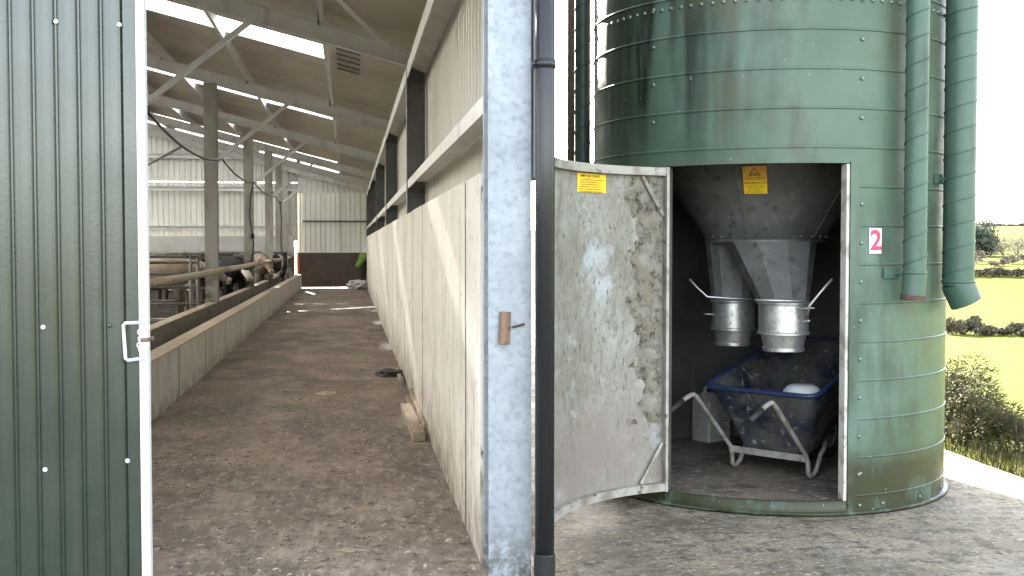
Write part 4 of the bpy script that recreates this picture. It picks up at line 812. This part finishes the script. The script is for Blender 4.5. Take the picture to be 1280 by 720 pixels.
def bush(name, label, cat, base, w_, h_, mt, seed, n=900, lobes=5, ls=.16, group=None, spiky=False, trunk=True, d_=None):
    rnd = random.Random(seed); g = thing(name, label, cat, base, group); base = Vector(base); d_ = d_ or w_
    b = MB()
    for k in range(lobes):
        f_ = rnd.random(); lx = rnd.uniform(-.5, .5) * w_ * .75; lyy = rnd.uniform(-.5, .5) * d_ * .75; lh = h_ * rnd.uniform(.35, .78)
        foliage(b, base + Vector((lx, lyy, lh)), (w_ * rnd.uniform(.17, .30), d_ * rnd.uniform(.17, .30), h_ * rnd.uniform(.18, .32)), n // lobes, ls, rnd, .35, spiky)
    foliage(b, base + Vector((0, 0, h_ * .3)), (w_ * .45, d_ * .45, h_ * .32), n // 3, ls, rnd, .3, spiky)
    b.build('crown' if cat == 'tree' else 'foliage', mt, g)
    b = MB()
    for k in range(5 if cat != 'tree' else 3):
        t_ = base + Vector((rnd.uniform(-.3, .3) * w_, rnd.uniform(-.3, .3) * d_, h_ * rnd.uniform(.5, .85))); b.tube([base + Vector((rnd.uniform(-.05, .05) * w_, 0, -.2)), base.lerp(t_, .5) + Vector((rnd.uniform(-.05, .05), 0, 0)) * w_, t_], [h_ * .02, h_ * .013, h_ * .004], 5)
    if cat == 'tree': b.tube([base + Vector((0, 0, -.3)), base + Vector((0, 0, h_ * .9))], [h_ * .03, h_ * .006], 7)
    b.build('trunk' if cat == 'tree' else 'stems', 'bark', g)
    return g
def gp(px, u):   # ground point in the field along the direction of column px
    d = ray(px, 308); d.z = 0; d.normalize(); k = u / (d.x * math.sin(R(31)) + d.y * math.cos(R(31))); p = d * k; return Vector((p.x, p.y, terr(p.x, p.y)))
for i, (px, u, w_, h_, lab) in enumerate(((1203, 11.8, .9, .80, 'spiky gorse bush just past the yard edge beside the bin'), (1232, 12.2, .8, .66, 'brown tipped gorse bush in the middle of the clump by the yard edge'), (1260, 11.6, .7, .45, 'low gorse bush at the outer end of the clump by the yard'), (1285, 11.2, .9, .5, 'straggly gorse bush by the yard furthest from the bin'), (1182, 12.6, .9, .9, 'gorse bush half hidden behind the bin wall'))):
    bush('gorse_bush', lab, 'bush', gp(px, u), w_, h_, 'leaf_gorse', 20 + i, 2600, 7, .035, 'gorse along the yard edge', True)
for i, (px, h_) in enumerate(((1192, 1.6), (1206, 1.3), (1222, 1.9), (1236, 1.1), (1256, 1.0), (1270, 1.2), (1288, 1.1))):
    bush('hedge_shrub', 'scrubby brown shrub in the broken hedge across the middle of the field', 'shrub', gp(px, 108 + (i % 3)), 2.1, h_, 'leaf_hedge', 40 + i, 700, 5, .14, 'shrubs of the broken hedge', d_=1.2)
for i in range(9):
    bush('hedgerow_shrub', 'low dark shrub in the trimmed hedgerow below the rough pasture', 'shrub', gp(1186 + i * 14, 182), 3.4, 1.35, 'leaf_hedge', 60 + i, 500, 5, .2, 'shrubs of the dark trimmed hedgerow', d_=1.2)
for i in range(7):
    bush('rough_shrub', 'sparse brown scrub growing in rough pasture above the hedgerow', 'shrub', gp(1192 + i * 17 + (i % 2) * 5, 206 + 7 * (i % 3)), 3.2, 1.2 + .4 * (i % 3), 'leaf_brown', 80 + i, 350, 4, .2, 'scrub in the rough pasture', d_=1.5)
bush('evergreen_tree', 'grey green bushy evergreen tree on the field boundary', 'tree', gp(1230, 240), 6.4, 7.4, 'leaf_conifer', 100, 3600, 10, .28)
bush('evergreen_tree', 'rounded evergreen tree half hidden behind the loading pipe', 'tree', gp(1212, 246), 4.5, 5.0, 'leaf_conifer', 101, 2000, 8, .28)
for i, (px, w_, h_) in enumerate(((1254, 5.5, 4.0), (1272, 5.5, 4.6), (1292, 6, 5.0), (1243, 4, 2.6))):
    bush('bare_shrub', 'twiggy brown leafless shrub beside the evergreen tree', 'shrub', gp(px, 243 + i * 3), w_, h_, 'leaf_brown', 110 + i, 1500, 7, .22, 'leafless shrubs beside the evergreen', True)
for i in range(12):
    bush('skyline_shrub', 'small far shrub in the hedge along the skyline', 'shrub', gp(1180 + i * 11, 560), 9, 2.2, 'leaf_brown', 130 + i, 260, 4, .5, 'shrubs along the skyline hedge', d_=3)
# rough grass along the yard edge
b = MB(); rnd = random.Random(9)
for i in range(7000):
    Y = rnd.uniform(2, 16); X = 4.66 + abs(rnd.gauss(0, .9)); z = terr(X, Y); hh = rnd.uniform(.06, .28); a = rnd.uniform(0, 6.28); l = Vector((rnd.gauss(0, .4), rnd.gauss(0, .4), 1)).normalized() * hh; s_ = Vector((math.cos(a), math.sin(a), 0)) * .006; p = Vector((X, Y, z - .02)); b.add([p - s_, p + s_, p + l], [[0, 1, 2]])
b.mi = 0; tag(b.build('rough_grass', 'leaf_gorse'), 'rough dry grass along the edge of the concrete yard', 'grass', kind='stuff')
